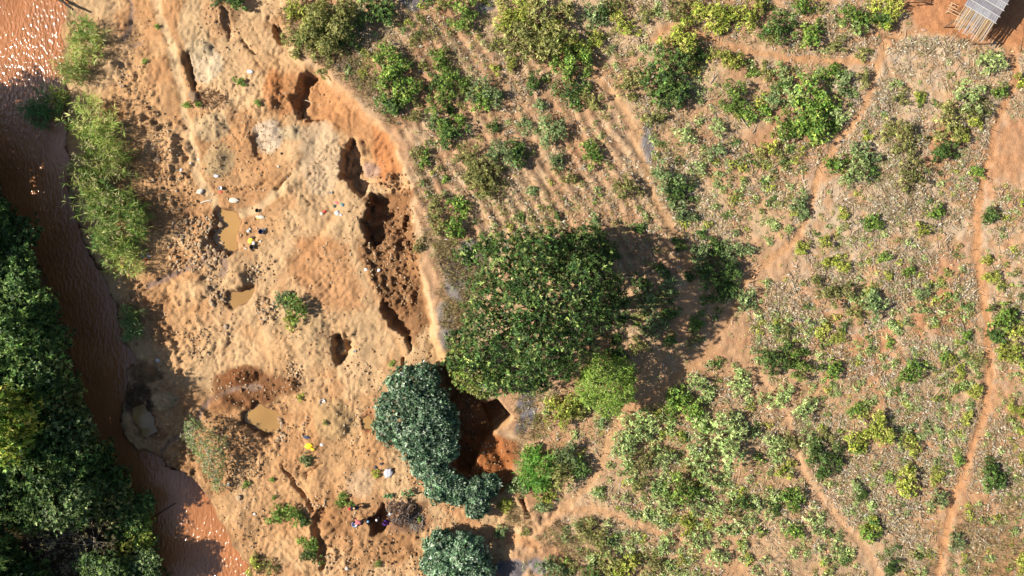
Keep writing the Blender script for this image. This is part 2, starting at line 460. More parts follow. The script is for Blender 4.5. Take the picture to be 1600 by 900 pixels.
# heaps
mound(310, 72, 24, 17, .35, rough=.2); mound(340, 22, 34, 34, .75, col=(188, 140, 96), amt=.6); mound(425, 205, 28, 24, .5)
mound(458, 205, 20, 15, .3); mound(322, 195, 32, 26, .5); mound(335, 250, 26, 26, .45, rough=.4); mound(300, 210, 22, 18, .4)
mound(520, 660, 40, 36, .55); mound(375, 588, 36, 19, .95, col=(140, 86, 48), amt=.8, ang=.2); mound(350, 630, 30, 17, .8, col=(150, 98, 58), amt=.6)
mound(455, 602, 18, 16, .55, col=(150, 104, 66), amt=.7); mound(490, 530, 60, 50, .7, p=.9); mound(247, 628, 22, 16, .55, p=1.6)
mound(540, 520, 26, 26, .45); mound(760, 715, 42, 36, .7, col=(182, 112, 62), amt=.85, rough=.2); mound(630, 802, 34, 26, .6, rough=.5)
mound(570, 850, 52, 30, .5, rough=.25); mound(500, 800, 14, 24, .4); mound(465, 485, 34, 34, .4); mound(370, 440, 30, 26, .5, rough=.5)
mound(310, 455, 42, 34, .55, rough=.5); mound(300, 380, 38, 34, .4, rough=.4); mound(405, 165, 28, 22, .55, rough=.5); mound(425, 140, 16, 40, .35, col=(205, 134, 78), amt=.6)
mound(260, 235, 20, 50, .5, rough=.6); mound(450, 290, 20, 20, .5); mound(250, 90, 24, 20, .45); mound(590, 815, 20, 16, .3); mound(210, 630, 26, 34, .55, rough=.6, col=(70, 58, 46), amt=.85)
mound(220, 585, 30, 18, .5, col=(104, 72, 50), amt=.7); mound(180, 40, 30, 40, .6, rough=.5); mound(170, 95, 34, 16, .5, rough=.5); mound(560, 225, 14, 12, .5); mound(610, 278, 22, 14, .55); mound(830, 795, 20, 20, .3)
mound(240, 680, 18, 10, .4, col=(150, 96, 60)); mound(300, 620, 30, 20, .4)
# pits: steep shaded west walls, east sides ramping up
pit([(474, 103), (500, 116), (540, 152), (552, 196), (515, 196), (482, 190), (462, 184), (448, 150), (460, 128)], .75, sl_=.3, sr=2.6)
pit([(470, 106), (494, 118), (480, 136), (479, 158), (466, 180), (456, 162), (464, 136)], 1.0, sl_=.18, sr=.5)
pit([(551, 213), (566, 232), (592, 224), (616, 248), (612, 272), (585, 286), (566, 308), (556, 300), (544, 280), (530, 276), (534, 240)], 1.5, sl_=.22, sr=2.2)
pit([(548, 236), (560, 244), (556, 276), (566, 302), (558, 304), (546, 280), (534, 272)], .5, sr=.4)
pit([(580, 298), (606, 299), (628, 312), (646, 345), (650, 372), (632, 392), (606, 372), (586, 386), (570, 380), (564, 346)], 1.6, sl_=.25, sr=2.6, rough=.3)
pit([(634, 332), (645, 334), (643, 356), (630, 366), (624, 356)], .9, sl_=.15, sr=.3)
pit([(598, 466), (612, 482), (634, 498), (650, 515), (644, 542), (635, 556), (632, 526), (610, 508), (595, 484)], 1.3, sl_=.2, sr=.7)
pit([(566, 400), (640, 396), (664, 440), (660, 500), (640, 495), (610, 470), (585, 450)], .3, sl_=.7, sr=1.2, rough=.5)
pit([(522, 522), (540, 514), (554, 530), (550, 560), (527, 574), (514, 552)], 1.35, sl_=.35, sr=1.1, rough=.4)
pit([(430, 36), (446, 50), (449, 68), (433, 64), (424, 46)], 1.0, sl_=.2, sr=.6)
pit([(282, 74), (300, 70), (330, 80), (334, 126), (300, 140), (288, 118), (280, 96)], .45, sl_=.2, sr=1.6)
pit([(386, 212), (400, 204), (430, 215), (425, 240), (400, 248), (388, 232)], .4, sl_=.2, sr=1.2)
pit([(680, 574), (702, 570), (717, 592), (741, 606), (746, 619), (757, 632), (777, 622), (799, 650), (772, 675), (757, 690), (735, 742), (716, 738), (696, 660), (688, 620)], 2.0, z0=-.4, sl_=.3, sr=.35, warp=.12, rough=.1)
pit([(752, 634), (777, 623), (799, 650), (768, 676)], .9, z0=-.4, sl_=.12, sr=.12, warp=.05, rough=0)
pit([(597, 782), (605, 800), (609, 816), (601, 829), (581, 837), (575, 812), (586, 806)], 1.7, z0=-.5, sl_=.15, sr=.3, warp=.5)
pit([(500, 788), (512, 795), (513, 815), (498, 826), (488, 812)], .8, sl_=.2, sr=.7)
pit([(340, 10), (352, 12), (360, 45), (352, 60), (342, 40)], .4, sr=.5)
trench([(491, 824), (500, 845), (506, 862), (501, 885)], 14, .7); trench([(442, 725), (460, 760), (478, 785), (490, 800)], 7, .5)
trench([(505, 722), (485, 735), (478, 745)], 4, .3); trench([(630, 560), (633, 585)], 5, .5); trench([(286, 80), (288, 112), (297, 136)], 8, .45)
trench([(375, 60), (392, 80)], 6, .35); trench([(470, 305), (482, 318)], 4, .25); trench([(575, 350), (570, 385)], 6, .3)
trench([(818, 778), (824, 806)], 9, .8, 0); trench([(590, 150), (592, 165)], 3, .1)
trench([(505, 460), (490, 440), (505, 430)], 3, .15); trench([(495, 402), (515, 412), (540, 405)], 5, .2)
trench([(355, 300), (395, 292), (420, 280)], 4, .25); trench([(430, 295), (450, 270)], 6, .35)
# rubble relief
for poly, amp in [([(262, 330), (345, 330), (345, 420), (300, 440), (240, 430)], .16), ([(205, 175), (290, 180), (300, 320), (230, 330)], .22), ([(568, 385), (650, 370), (665, 480), (625, 500), (580, 450)], .30),
                  ([(585, 280), (645, 290), (652, 390), (570, 395), (600, 380), (635, 350), (610, 300)], .25), ([(380, 620), (440, 640), (440, 700), (370, 760), (340, 700)], .22), ([(215, 440), (350, 430), (370, 560), (270, 560)], .16),
                  ([(400, 460), (440, 460), (440, 510), (395, 510)], .2), ([(500, 820), (660, 830), (660, 890), (520, 890)], .12), ([(290, 130), (440, 110), (440, 180), (330, 230)], .14), ([(160, 60), (240, 80), (250, 200), (170, 200)], .2),
                  ([(430, 740), (560, 740), (560, 900), (400, 900)], .1), ([(690, 640), (810, 690), (808, 770), (700, 740)], .08), ([(600, 100), (1060, 100), (1060, 400), (660, 380)], .05), ([(820, 780), (900, 780), (880, 900), (800, 900)], .15), ([(105, 300), (175, 450), (205, 560), (185, 640), (250, 725), (310, 760), (280, 560), (225, 450)], .28)]:
    rough_zone(poly, amp)

# ponds ---------------------------------------------------------------------
POND_LIST = [  # outline px, water level, rim width, label
    ([(346, 326), (366, 332), (374, 350), (370, 372), (374, 388), (358, 398), (340, 384), (336, 366), (344, 352), (340, 338)], -2.2, .5, 'narrow brown puddle beside the cobble heap and boulders'),
    ([(354, 472), (366, 458), (396, 449), (394, 462), (378, 476), (364, 480)], -1.9, .5, 'small tan puddle near the round bush on the stones'),
    ([(404, 627), (418, 640), (436, 648), (437, 668), (428, 682), (414, 676), (404, 668), (384, 658), (382, 648), (396, 640)], -2.05, .45, 'largest yellow-brown pool with rocky rim'),
    ([(570, 654), (576, 648), (584, 654), (586, 666), (578, 670), (571, 665)], -1.15, .4, 'shallow orange puddle at the foot of the blue-green tree'),
    ([(208, 638), (222, 634), (238, 652), (244, 672), (228, 684), (220, 668), (208, 656)], -2.5, .45, 'muddy pool ringed by dark spoil beside the river'),
]
for poly, zw, rim, lab in POND_LIST:
    P = WP(poly, zw); sl = box_slice(P, rim + .8)
    s = sdf_poly(X[sl] + WX[sl] * .75, Y[sl] + WY[sl] * .75, P)
    t = sstep((s + rim) / rim)
    Z[sl] = np.where(s > -rim, np.maximum(Z[sl], zw + .15) * (1 - t) + (zw - .04 - .35 * np.clip(s / .5, 0, 1)) * t, Z[sl])
    C[sl] = mixc(C[sl], A(138, 98, 64), sstep((s + .5 + n_c[sl] * .5) / .35) * .85)

# river channel
t = sstep((s_riv + .55) / .55)
Z = Z * (1 - t) + (-2.78 - .5 * np.clip(s_riv / 1.5, 0, 1)) * t
wet = sstep((s_riv + 1.2) / 1.0) * (1 - west)
C = mixc(C, A(112, 82, 58), wet * np.clip(.65 + n_b * 1.6, 0, 1))
C = mixc(C, A(120, 80, 50), t)
Z += fbm(X, Y, .31, 71, 2, .8) * (.04 + .075 * m_mine * np.clip(fbm(X, Y, 3.0, 73, 3) * 2.5 + .45, 0, 1) * (1 - t))
crk = np.abs(fbm(X, Y, 3.4, 83, 4, .6)); Z -= sstep((.035 - crk) / .03) * .13 * m_mine * (1 - t)
far = sstep((np.maximum(np.abs(X) - 75, np.abs(Y) - 55)) / 60)
Z = Z * (1 - far) + 0 * far

gidx = (np.arange(NX)[:, None] * NY + np.arange(NY)[None, :])
gf = np.stack([gidx[:-1, :-1], gidx[1:, :-1], gidx[1:, 1:], gidx[:-1, 1:]], -1).reshape(-1, 4)
gv = np.stack([X, Y, Z], -1).reshape(-1, 3)
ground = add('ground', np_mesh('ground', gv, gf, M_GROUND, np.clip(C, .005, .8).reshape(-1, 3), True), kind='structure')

def zat(x, y):
    i = int(np.clip(np.searchsorted(GX, x) - 1, 0, NX - 2)); j = int(np.clip(np.searchsorted(GY, y) - 1, 0, NY - 2))
    tx = (x - GX[i]) / (GX[i + 1] - GX[i]); ty = (y - GY[j]) / (GY[j + 1] - GY[j])
    return (Z[i, j] * (1 - tx) + Z[i + 1, j] * tx) * (1 - ty) + (Z[i, j + 1] * (1 - tx) + Z[i + 1, j + 1] * tx) * ty

def zat_np(x, y):
    i = np.clip(np.searchsorted(GX, x) - 1, 0, NX - 2); j = np.clip(np.searchsorted(GY, y) - 1, 0, NY - 2)
    tx = (x - GX[i]) / (GX[i + 1] - GX[i]); ty = (y - GY[j]) / (GY[j + 1] - GY[j])
    return (Z[i, j] * (1 - tx) + Z[i + 1, j] * tx) * (1 - ty) + (Z[i, j + 1] * (1 - tx) + Z[i + 1, j + 1] * tx) * ty

def on_ground(u, v, ztop=0.0):
    """foot of something whose middle, at height ztop above ground, is seen at pixel (u, v)"""
    z = 0.0
    for _ in range(3):
        x, y = W(u, v, z + ztop); z = zat(x, y)
    return x, y, z

# water sheets
def poly_sheet(P, z, mat):
    me = bpy.data.meshes.new('sheet'); bm = bmesh.new()
    f = bm.faces.new([bm.verts.new((p[0], p[1], z)) for p in P])
    bmesh.ops.triangulate(bm, faces=[f])
    bm.normal_update()
    for f in bm.faces:
        if f.normal.z < 0: f.normal_flip()
    bm.to_mesh(me); bm.free(); me.materials.append(mat); return me
rp = []
for p in RIVER_W: rp.append(W(p[0] - 14, p[1], -2.7))
for p in RIVER_E: rp.append(W(p[0] + 9, p[1], -2.7))
add('river', poly_sheet(rp, -2.7, M_RIVER), kind='structure')
for poly, zw, rim, lab in POND_LIST:
    P = WP(poly, zw); c = P.mean(0)
    P = c + (P - c) * (1 + .45 / (np.linalg.norm(P - c, axis=1)[:, None] + .01))
    o = add('pond', poly_sheet(P, zw, M_POND), kind='structure'); o['label'] = lab

# ================================================================== plant meshes
def unit(v):
    return v / (np.linalg.norm(v, axis=-1, keepdims=True) + 1e-9)

def rosettes(rng, cen, ax, k, L, Wd, spread, cols, var=.18, droop=.15, fold=.12):
    """k diamond leaves round every centre, fanned about its axis"""
    n = len(cen)
    cen = np.repeat(cen, k, 0); ax = unit(np.repeat(ax, k, 0)); cols = np.repeat(cols, k, 0)
    N = n * k
    ref = unit(rng.normal(size=(N, 3)))
    a1 = unit(np.cross(ax, ref)); a2 = np.cross(ax, a1)
    ph = rng.random(N) * 2 * math.pi
    th = np.radians(rng.uniform(spread[0], spread[1], N))
    d = ax * np.cos(th)[:, None] + (a1 * np.cos(ph)[:, None] + a2 * np.sin(ph)[:, None]) * np.sin(th)[:, None]
    ln = (L * rng.uniform(.65, 1.25, N))[:, None]; w = (Wd * rng.uniform(.7, 1.3, N))[:, None]
    side = unit(np.cross(d, ax) + rng.normal(size=(N, 3)) * .25)
    nrm = np.cross(side, d)
    tip = cen + d * ln; tip[:, 2] -= droop * ln[:, 0]
    mid = cen + d * ln * .5; mid[:, 2] -= droop * .2 * ln[:, 0]
    v = np.stack([cen, mid + side * w * .5 + nrm * ln * fold, tip, mid - side * w * .5 + nrm * ln * fold], 1).reshape(-1, 3)
    f = np.arange(N * 4).reshape(N, 4)
    c = cols * (1 + rng.normal(size=(N, 1)) * var) * (1 + rng.normal(size=(N, 3)) * .05)
    c = np.repeat(np.clip(c, .006, .75), 4, 0)
    return v, f, c

def crown_points(rng, lobes, n, lump=.25, low=-.25, deep=.78, shell=.28):
    lobes = np.array(lobes, float)
    ar = lobes[:, 3] * lobes[:, 4] + lobes[:, 3] * lobes[:, 5]
    P, D = [], []
    tot = 0
    while tot < n:
        m = n * 2
        li = rng.choice(len(lobes), m, p=ar / ar.sum())
        d = unit(rng.normal(size=(m, 3))); d = d[(d[:, 2] > low)]; li = li[:len(d)]
        r = 1 - np.abs(rng.normal(size=len(d))) * shell
        lf = np.sin(d[:, 0] * 5 + li * 1.7) * np.sin(d[:, 1] * 6 + li) * np.sin(d[:, 2] * 5 + li * .6)
        r = np.clip(r + lf * lump + (rng.random(len(d)) < .12) * rng.random(len(d)) * .3, .2, 1.4)
        p = lobes[li, :3] + d * lobes[li, 3:6] * r[:, None]
        ok = np.ones(len(p), bool)
        for j in range(len(lobes)):
            q = np.linalg.norm((p - lobes[j, :3]) / lobes[j, 3:6], axis=1)
            ok &= (li == j) | (q > deep)
        P.append(p[ok]); D.append(d[ok]); tot += ok.sum()
    return np.concatenate(P)[:n], np.concatenate(D)[:n]

def tube(pts, rads, seg=6, col=None):
    """tapered limb along pts"""
    pts = np.array(pts, float); n = len(pts); vs = []; fs = []
    for i in range(n):
        t = pts[min(i + 1, n - 1)] - pts[max(i - 1, 0)]; t = t / (np.linalg.norm(t) + 1e-9)
        a = np.cross(t, (0.3, .9, .2)); a /= np.linalg.norm(a) + 1e-9; b = np.cross(t, a)
        for s_ in range(seg):
            q = 2 * math.pi * s_ / seg
            vs.append(pts[i] + rads[i] * (a * math.cos(q) + b * math.sin(q)))
    for i in range(n - 1):
        for s_ in range(seg):
            fs.append((i * seg + s_, i * seg + (s_ + 1) % seg, (i + 1) * seg + (s_ + 1) % seg, (i + 1) * seg + s_))
    if seg == 4:
        fs.append((3, 2, 1, 0)); e = (n - 1) * seg; fs.append((e, e + 1, e + 2, e + 3))
    return np.array(vs), np.array(fs)

def merge(parts):
    vs, fs, cs, o = [], [], [], 0
    for p in parts:
        vs.append(p[0]); fs.append(p[1] + o); o += len(p[0])
        if len(p) > 2: cs.append(p[2])
    return np.concatenate(vs), np.concatenate(fs), (np.concatenate(cs) if cs else None)

def limbs(rng, lobes, top, r0, bend=.3, base=(0, 0), extra=0):
    """trunk plus one limb into every lobe, as one mesh"""
    parts = []
    bx, by = base
    h = top * .38
    tr = [(bx, by, -.3), (bx + rng.normal() * bend * .3, by + rng.normal() * bend * .3, h * .5), (bx + rng.normal() * bend * .5, by + rng.normal() * bend * .5, h)]
    parts.append(tube(tr, [r0 * 1.25, r0, r0 * .8], 7))
    for l in lobes:
        e = np.array(l[:3]); s0 = np.array(tr[2]) * .9 + np.array(tr[1]) * .1
        m = (s0 + e) / 2 + np.array([0, 0, -.1]) * l[5] + rng.normal(size=3) * bend * .3
        parts.append(tube([s0, m, e], [r0 * .6, r0 * .4, r0 * .16], 6))
        for _ in range(4 + extra):
            d = unit(rng.normal(size=3)); d[2] = abs(d[2]) * .8
            parts.append(tube([m * .5 + e * .5, e + d * np.array(l[3:6]) * .5, e + d * np.array(l[3:6]) * .95], [r0 * .22, r0 * .12, r0 * .05], 5))
    v, f, _ = merge(parts)
    return v, f

def foliage_mesh(name, seed, lobes, n, k, L, Wd, cols, spread=(25, 80), mat=None, up=.45, var=.18, lump=.22, low=-.25, deep=.78, shell=.28, cvar=.22, droop=.15):
    rng = np.random.default_rng(seed)
    p, d = crown_points(rng, lobes, n, lump, low, deep, shell)
    cols = np.array(cols, float)
    c = cols[rng.integers(0, len(cols), n)] * np.exp(rng.normal(size=(n, 1)) * cvar)
    v, f, cc = rosettes(rng, p, unit(d) + np.array([0, 0, up]), k, L, Wd, spread, c, var, droop)
    return np_mesh(name, v, f, mat or M_LEAF, cc)

# palettes (base colours)
KF = .86
PG = [A(124, 152, 64, KF), A(100, 134, 58, KF), A(150, 168, 80, KF)]
PD = [A(92, 118, 56, KF), A(112, 134, 66, KF), A(72, 98, 50, KF)]
PY = [A(172, 178, 76, KF), A(150, 166, 66, KF), A(186, 182, 94, KF)]
PB = [A(132, 150, 94, KF), A(150, 164, 108, KF), A(112, 134, 82, KF)]
PO = [A(146, 146, 80, KF), A(124, 130, 70, KF), A(168, 162, 98, KF)]
PC = [A(158, 174, 106, .93), A(178, 190, 126, .93), A(138, 160, 92, .93)]
PK = [A(92, 120, 84, .76), A(116, 142, 106, .76), A(70, 98, 68, .76), A(158, 176, 142, .76)]
PT = [A(96, 122, 58, .64), A(76, 106, 50, .64), A(140, 156, 86, .66), A(58, 86, 44, .64), A(84, 112, 56, .64)]

# ------------------------------------------------------------------ shrubs
def shrub_lobes(rng, n):
    out = [(0, 0, .28, .22, .22, .24)]
    for i in range(n):
        a = rng.random() * 6.28; q = rng.uniform(.18, .52); r = rng.uniform(.08, .20)
        out.append((math.cos(a) * q, math.sin(a) * q, rng.uniform(.10, .42), r, r * rng.uniform(.7, 1.2), r * .9))
    return out
SHRUB = {}
def shrub_kind(key, cols, n, k, L, Wd, variants=4, spread=(25, 85), lobes=8, mat=None):
    for size, (mn, ml) in enumerate(((1.0, 1.0), (2.1, .64), (4.2, .43))):
        res = []
        for i in range(variants):
            rng = np.random.default_rng(900 + i * 7 + ord(key) * 3 + size * 50)
            lb = shrub_lobes(rng, lobes + size * 2)
            fm = foliage_mesh('foliage', 40 + i + ord(key) * 5, lb, int(n * mn), k, L * ml, Wd * ml, cols, spread, mat, lump=.42, low=-.2, shell=.4, cvar=.32)
            parts = [tube([(0, 0, -.05), (l[0] * .4, l[1] * .4, l[2] * .5), (l[0], l[1], l[2])], [.022, .015, .006], 5) for l in lb]
            v, f, _ = merge(parts)
            res.append((fm, np_mesh('stem', v, f, M_BARK)))
        SHRUB[key, size] = res
shrub_kind('g', PG, 70, 7, .17, .062)
shrub_kind('c', PC, 66, 7, .16, .05, 5)
shrub_kind('d', PD, 80, 7, .16, .06)
shrub_kind('y', PY, 66, 7, .18, .06)
shrub_kind('b', PB, 76, 7, .16, .055)
shrub_kind('o', PO, 72, 7, .16, .05)
LOOK = {'c': 'pale grey-green bushy shrub', 'g': 'fresh green leafy shrub', 'd': 'dark green dense shrub', 'y': 'yellow-green leafy shrub', 'b': 'dull blue-green shrub', 'o': 'olive green scrubby shrub'}
SHRUBS = """
475 15 55 y;520 22 70 o;470 58 55 o;500 48 55 g;540 42 50 d;505 78 38 o;462 82 22 o;530 70 30 o;592 18 62 d;722 14 52 g;690 4 24 o;640 150 20 o
612 88 46 g;604 116 42 g;622 138 54 g;610 160 42 d;590 82 24 o;690 96 34 g;698 116 30 g;690 150 48 g;686 130 26 d;722 130 28 g;706 172 18 d
762 146 52 b;752 160 40 g;645 184 24 o;676 190 22 b;690 202 28 g;712 206 44 d;716 186 24 g;772 200 24 d;735 244 46 o;758 258 52 o;790 240 50 b;748 284 44 o;772 288 34 o;738 268 30 o
655 240 20 o;666 250 22 g;696 280 14 g;790 24 46 y;796 54 34 o;770 70 24 o;660 28 18 o;820 20 50 y;650 60 16 o;775 110 18 y;800 100 24 y
850 26 96 o;832 66 66 o;872 56 50 y;805 70 40 o;930 24 36 b;946 18 28 d;976 30 34 y;964 8 30 o;932 60 26 y;890 100 60 g;900 82 36 y;890 142 48 d;926 156 34 o;836 130 34 d;864 200 48 b;806 240 40 d;820 195 24 b
866 252 32 b;926 240 38 g;890 276 22 o;846 166 22 b;1040 112 78 d;1052 136 50 d;984 132 38 o;1062 60 54 y;1078 82 32 o;1092 88 26 d;1140 96 38 y;1176 115 17 g;1148 148 46 g;1166 176 30 g;1196 172 22 g
1100 20 54 y;1130 32 44 y;1168 18 50 y;1060 14 40 o;1026 180 32 o;1072 210 36 b;1120 200 28 b;1040 276 46 b;1060 288 28 d;984 290 42 o;1096 262 24 b;1122 236 28 b;1190 236 22 o;1200 60 24 o;1010 20 26 o
1215 38 46 d;1335 24 48 g;1390 18 46 y;1384 34 34 d;1340 36 32 b;1265 60 40 g;1256 8 34 g;1222 118 34 b;1226 134 26 d;1310 70 28 o;1350 80 26 o;1302 112 34 g;1270 172 78 g;1254 198 60 g;1292 162 40 g;1310 182 34 b;1304 200 24 g
1206 230 22 y;1212 160 30 b;1246 146 34 b;1320 126 34 b;1350 122 28 o;1440 148 19 y;1436 158 14 g;1396 202 34 o;1420 226 48 o;1476 240 38 d;1356 240 42 b;1334 266 48 b;1362 272 26 d;1310 256 34 g;1355 211 16 y;1426 270 44 o;1490 196 56 o
1525 190 24 y;1520 152 50 b;1552 100 42 b;1530 270 24 g;1566 142 26 g;1597 124 22 y;1530 172 34 o;1220 240 24 o;1195 110 26 o;1410 150 26 o;1400 130 20 b;1500 210 30 y
1466 330 27 g;1545 338 31 d;1370 350 30 g;1440 358 23 y;1260 332 26 b;1250 316 30 b;1320 336 19 y;1290 376 22 y;1250 386 20 y;1300 406 19 y;1316 418 24 y;1382 404 19 g;1420 424 20 g;1446 456 24 b;1390 432 16 y;1306 460 44 o;1362 478 44 b;1340 490 30 o
1550 436 26 y;1566 500 44 g;1558 522 32 d;1586 514 26 y;1420 584 38 g;1212 558 52 d;1252 572 48 g;1290 520 24 y;1310 530 24 y;1300 582 34 g;1390 537 14 g;1276 440 20 o;1530 562 24 o;1580 552 40 y;1502 582 24 y;1480 425 16 o;1225 520 22 o;1476 560 16 g;1490 560 16 y;1508 525 18 g;1545 405 20 y
680 320 30 o;716 320 36 g;690 352 34 o;712 350 38 g;816 340 15 g;870 338 14 d;930 345 20 b;840 375 16 o;830 300 18 b;1062 304 36 d;1068 330 38 b;1096 398 42 b;1116 396 36 d;1150 388 48 b;1122 438 54 d;1144 420 34 b;1166 470 32 b;1096 366 16 d;1140 455 40 d;1086 502 24 g;1010 466 36 b;1036 424 22 d;1000 360 20 d;1060 380 22 d;960 390 24 d;975 500 26 d;965 525 20 d
880 650 58 y;896 636 36 o;870 738 60 o;885 715 46 b;836 712 34 g;838 738 38 g;846 762 34 g;816 758 38 b;846 790 24 b;920 838 48 o;856 774 22 y;905 735 36 d;1066 622 44 g;1078 642 40 g;1052 640 32 g;1095 664 28 g;1130 688 78 b;1106 708 44 b;1150 660 36 b;1060 768 46 g;1076 752 34 o;984 680 54 b;1012 662 44 b;970 700 40 b
1162 790 30 d;905 640 30 y;1090 600 34 b;1160 600 38 b;1005 720 36 o;1040 720 34 b;1100 740 36 b;1085 790 36 b;1120 800 34 b;1040 790 34 b;960 880 40 o;985 890 40 y;1020 880 34 o;1090 850 36 b;1120 870 34 b;940 660 20 b;1040 850 30 b;1000 760 30 o;1075 820 30 y
1340 640 27 g;1366 674 54 y;1340 688 38 y;1290 716 58 d;1270 700 34 b;1510 652 24 y;1496 718 19 g;1390 746 18 g;1426 752 42 y;1466 745 26 y;1470 780 28 b;1360 836 32 g;1366 818 22 y;1240 786 38 g;1216 790 24 d;1242 832 28 g;1560 752 42 d;1546 730 28 d;1497 846 27 b;1590 640 28 y;1420 698 30 y;1596 880 28 y;1526 612 24 y
1395 890 30 d;1350 770 20 d;1370 822 20 d;1340 700 22 g;1220 620 36 b;1260 640 38 b;1210 690 32 b;1240 690 30 o;1285 740 26 d;1225 740 22 y;1340 760 22 b;1290 680 26 o
437 468 33 b;462 482 38 g;452 500 22 y;290 165 13 g;310 162 10 g;376 126 17 g;402 160 12 g;475 717 21 b;432 805 30 g;458 804 32 g;474 812 24 d;535 776 14 g;533 786 18 g;548 786 12 g;482 852 26 g;490 872 30 d;470 845 14 g;310 166 8 g;245 41 9 g;226 96 11 g;370 -2 40 d;340 -4 26 b;657 384 22 o;506 112 24 o;585 740 14 y;508 660 10 o;425 750 9 g;428 778 8 g;384 757 12 g;470 620 11 y;608 590 9 g;590 880 12 g;612 568 10 g;395 885 22 y;420 888 24 o;400 868 14 o
1004 440 30 d;1042 440 36 b;1050 492 30 d;1020 510 38 b;962 558 30 d;1000 542 32 o;1046 530 26 d;1078 432 20 d;1030 470 30 o;45 395 44 b;66 446 40 d;84 492 38 b;100 540 40 o;112 590 38 d;122 640 36 d;140 690 40 b;165 738 36 o;190 780 38 d;214 822 34 y;232 866 34 b;250 905 36 d;20 820 50 y;60 820 40 o;150 800 40 o;180 870 46 y;60 900 50 o;120 800 34 d;790 790 24 y;785 834 26 b;820 832 16 o;655 812 9 g;860 890 36 b;882 896 26 b;895 888 24 o;930 905 40 d
"""
LMARK = [('the wooded far bank', 60, 600), ('the wooded far bank', 120, 760), ('the tall reed bed', 170, 280), ('the pole-roofed hut', 1530, 40), ('the wide-crowned shade tree', 850, 480), ('the feathery pale-branched tree', 940, 590), ('the rectangular dug pit', 770, 640), ('the orange bare yard patch', 1575, 240),
         ('the junction of three footpaths', 1130, 480), ('the bend of the hut path', 1280, 270), ('the fork where the thin path meets the hut path', 1365, 95), ('the curved rim of the diggings', 640, 250), ('the white plastic bag in the crop', 1094, 703),
         ('the wide red footpath through stubble', 1545, 500), ('the ash strip along the narrow path', 1010, 215), ('the ploughed ridges', 820, 230), ('the tallest dark round shrub', 1040, 112), ('the worn path by the blue-green hedge', 800, 850), ('the thin path through grey-green crop', 1250, 700),
         ('the fallen grey log', 1270, 505), ('the big olive thicket', 850, 40), ('the thicket above the sand cutting', 510, 40), ('the yellow-green thicket in the stubble', 1365, 675), ('the round bush on the stone heap', 437, 480), ('the diggers', 570, 810),
         ('the end of the red footpath', 1480, 830), ('the upper ploughed strip beside dark shrubs', 700, 110), ('the dry gully', 495, 830), ('the pale spoil cones', 370, 190), ('the thin path below the crop', 1040, 830)]
def landmark(u, v):
    return min(LMARK, key=lambda m: (m[1] - u) ** 2 + (m[2] - v) ** 2)[0]
NEAR = ['beside', 'near', 'close to']
def put_shrub(u, v, dia, key, i):
    d = dia / PXM * 1.02
    x, y, z = on_ground(u, v, d * .3)
    if u < 262 and v > 385 and u < np.interp(v, [p[1] for p in RIVER_W], [p[0] for p in RIVER_W]) + 25:
        x = min(x, np.interp(v, [p[1] for p in RIVER_W], [W(p[0], 0, -2.7)[0] for p in RIVER_W]) - .45); z = zat(x, y)
    vs_ = SHRUB[key, 0 if dia < 24 else 1 if dia < 46 else 2]; fm, st = vs_[i % len(vs_)]
    size = 'tiny' if dia < 16 else 'small' if dia < 26 else 'medium' if dia < 42 else 'large' if dia < 60 else 'very large'
    lab = f'{size} {LOOK[key]} near {landmark(u, v)}'
    root = add('shrub', None, loc=(x, y, z), rot=(0, 0, i * 2.399), sc=(d * random.uniform(.92, 1.08), d * random.uniform(.92, 1.08), d * random.uniform(.75, .95)), label=lab, cat='shrub', group=lab)
    root.empty_display_size = .3
    add('foliage', fm, root); add('stem', st, root)
sh_list = []
for row in SHRUBS.strip().replace('\n', ';').split(';'):
    t = row.split()
    u_, v_, k_ = float(t[0]), float(t[1]), t[3]
    if k_ == 'b' and u_ > 940 and (v_ > 540 or (u_ > 1050 and v_ < 300 and int(u_) % 3)) and int(u_) not in (1470, 1497): k_ = 'c'
    sh_list.append((u_, v_, float(t[2]), k_))
for i, t in enumerate(sh_list):
    put_shrub(*t, i)

# ------------------------------------------------------------------ crop plants and seedlings in the field
mcache = {}
def raw(me):
    if me.name not in mcache:
        v = np.empty(len(me.vertices) * 3, np.float32); me.vertices.foreach_get('co', v)
        f = np.empty(len(me.loops), np.int32); me.loops.foreach_get('vertex_index', f)
        c = np.empty(len(me.vertices) * 4, np.float32); me.attributes['tint'].data.foreach_get('color', c)
        mcache[me.name] = (v.reshape(-1, 3), f.reshape(-1, 4), c.reshape(-1, 4)[:, :3])
    return mcache[me.name]
def stalks(x, y, z, ln, rad, az, tilt, cols):
    n = len(x)
    d = np.stack([np.cos(az) * np.cos(tilt), np.sin(az) * np.cos(tilt), np.sin(tilt)], 1)
    s = np.stack([-np.sin(az), np.cos(az), np.zeros(n)], 1); u_ = np.cross(d, s)
    c0 = np.stack([x, y, z], 1); c1 = c0 + d * ln[:, None]
    vs = []
    for c_, r_ in ((c0, 1.0), (c1, .6)):
        for q in (90, 210, 330):
            vs.append(c_ + (s * math.cos(R(q)) + u_ * math.sin(R(q))) * (rad * r_)[:, None])
    v = np.stack(vs, 1).reshape(-1, 3)
    b = (np.arange(n) * 6)[:, None, None]
    f = (b + np.array([[0, 1, 4, 3], [1, 2, 5, 4], [2, 0, 3, 5]])[None]).reshape(-1, 4)
    return v, f, np.repeat(cols, 6, 0)
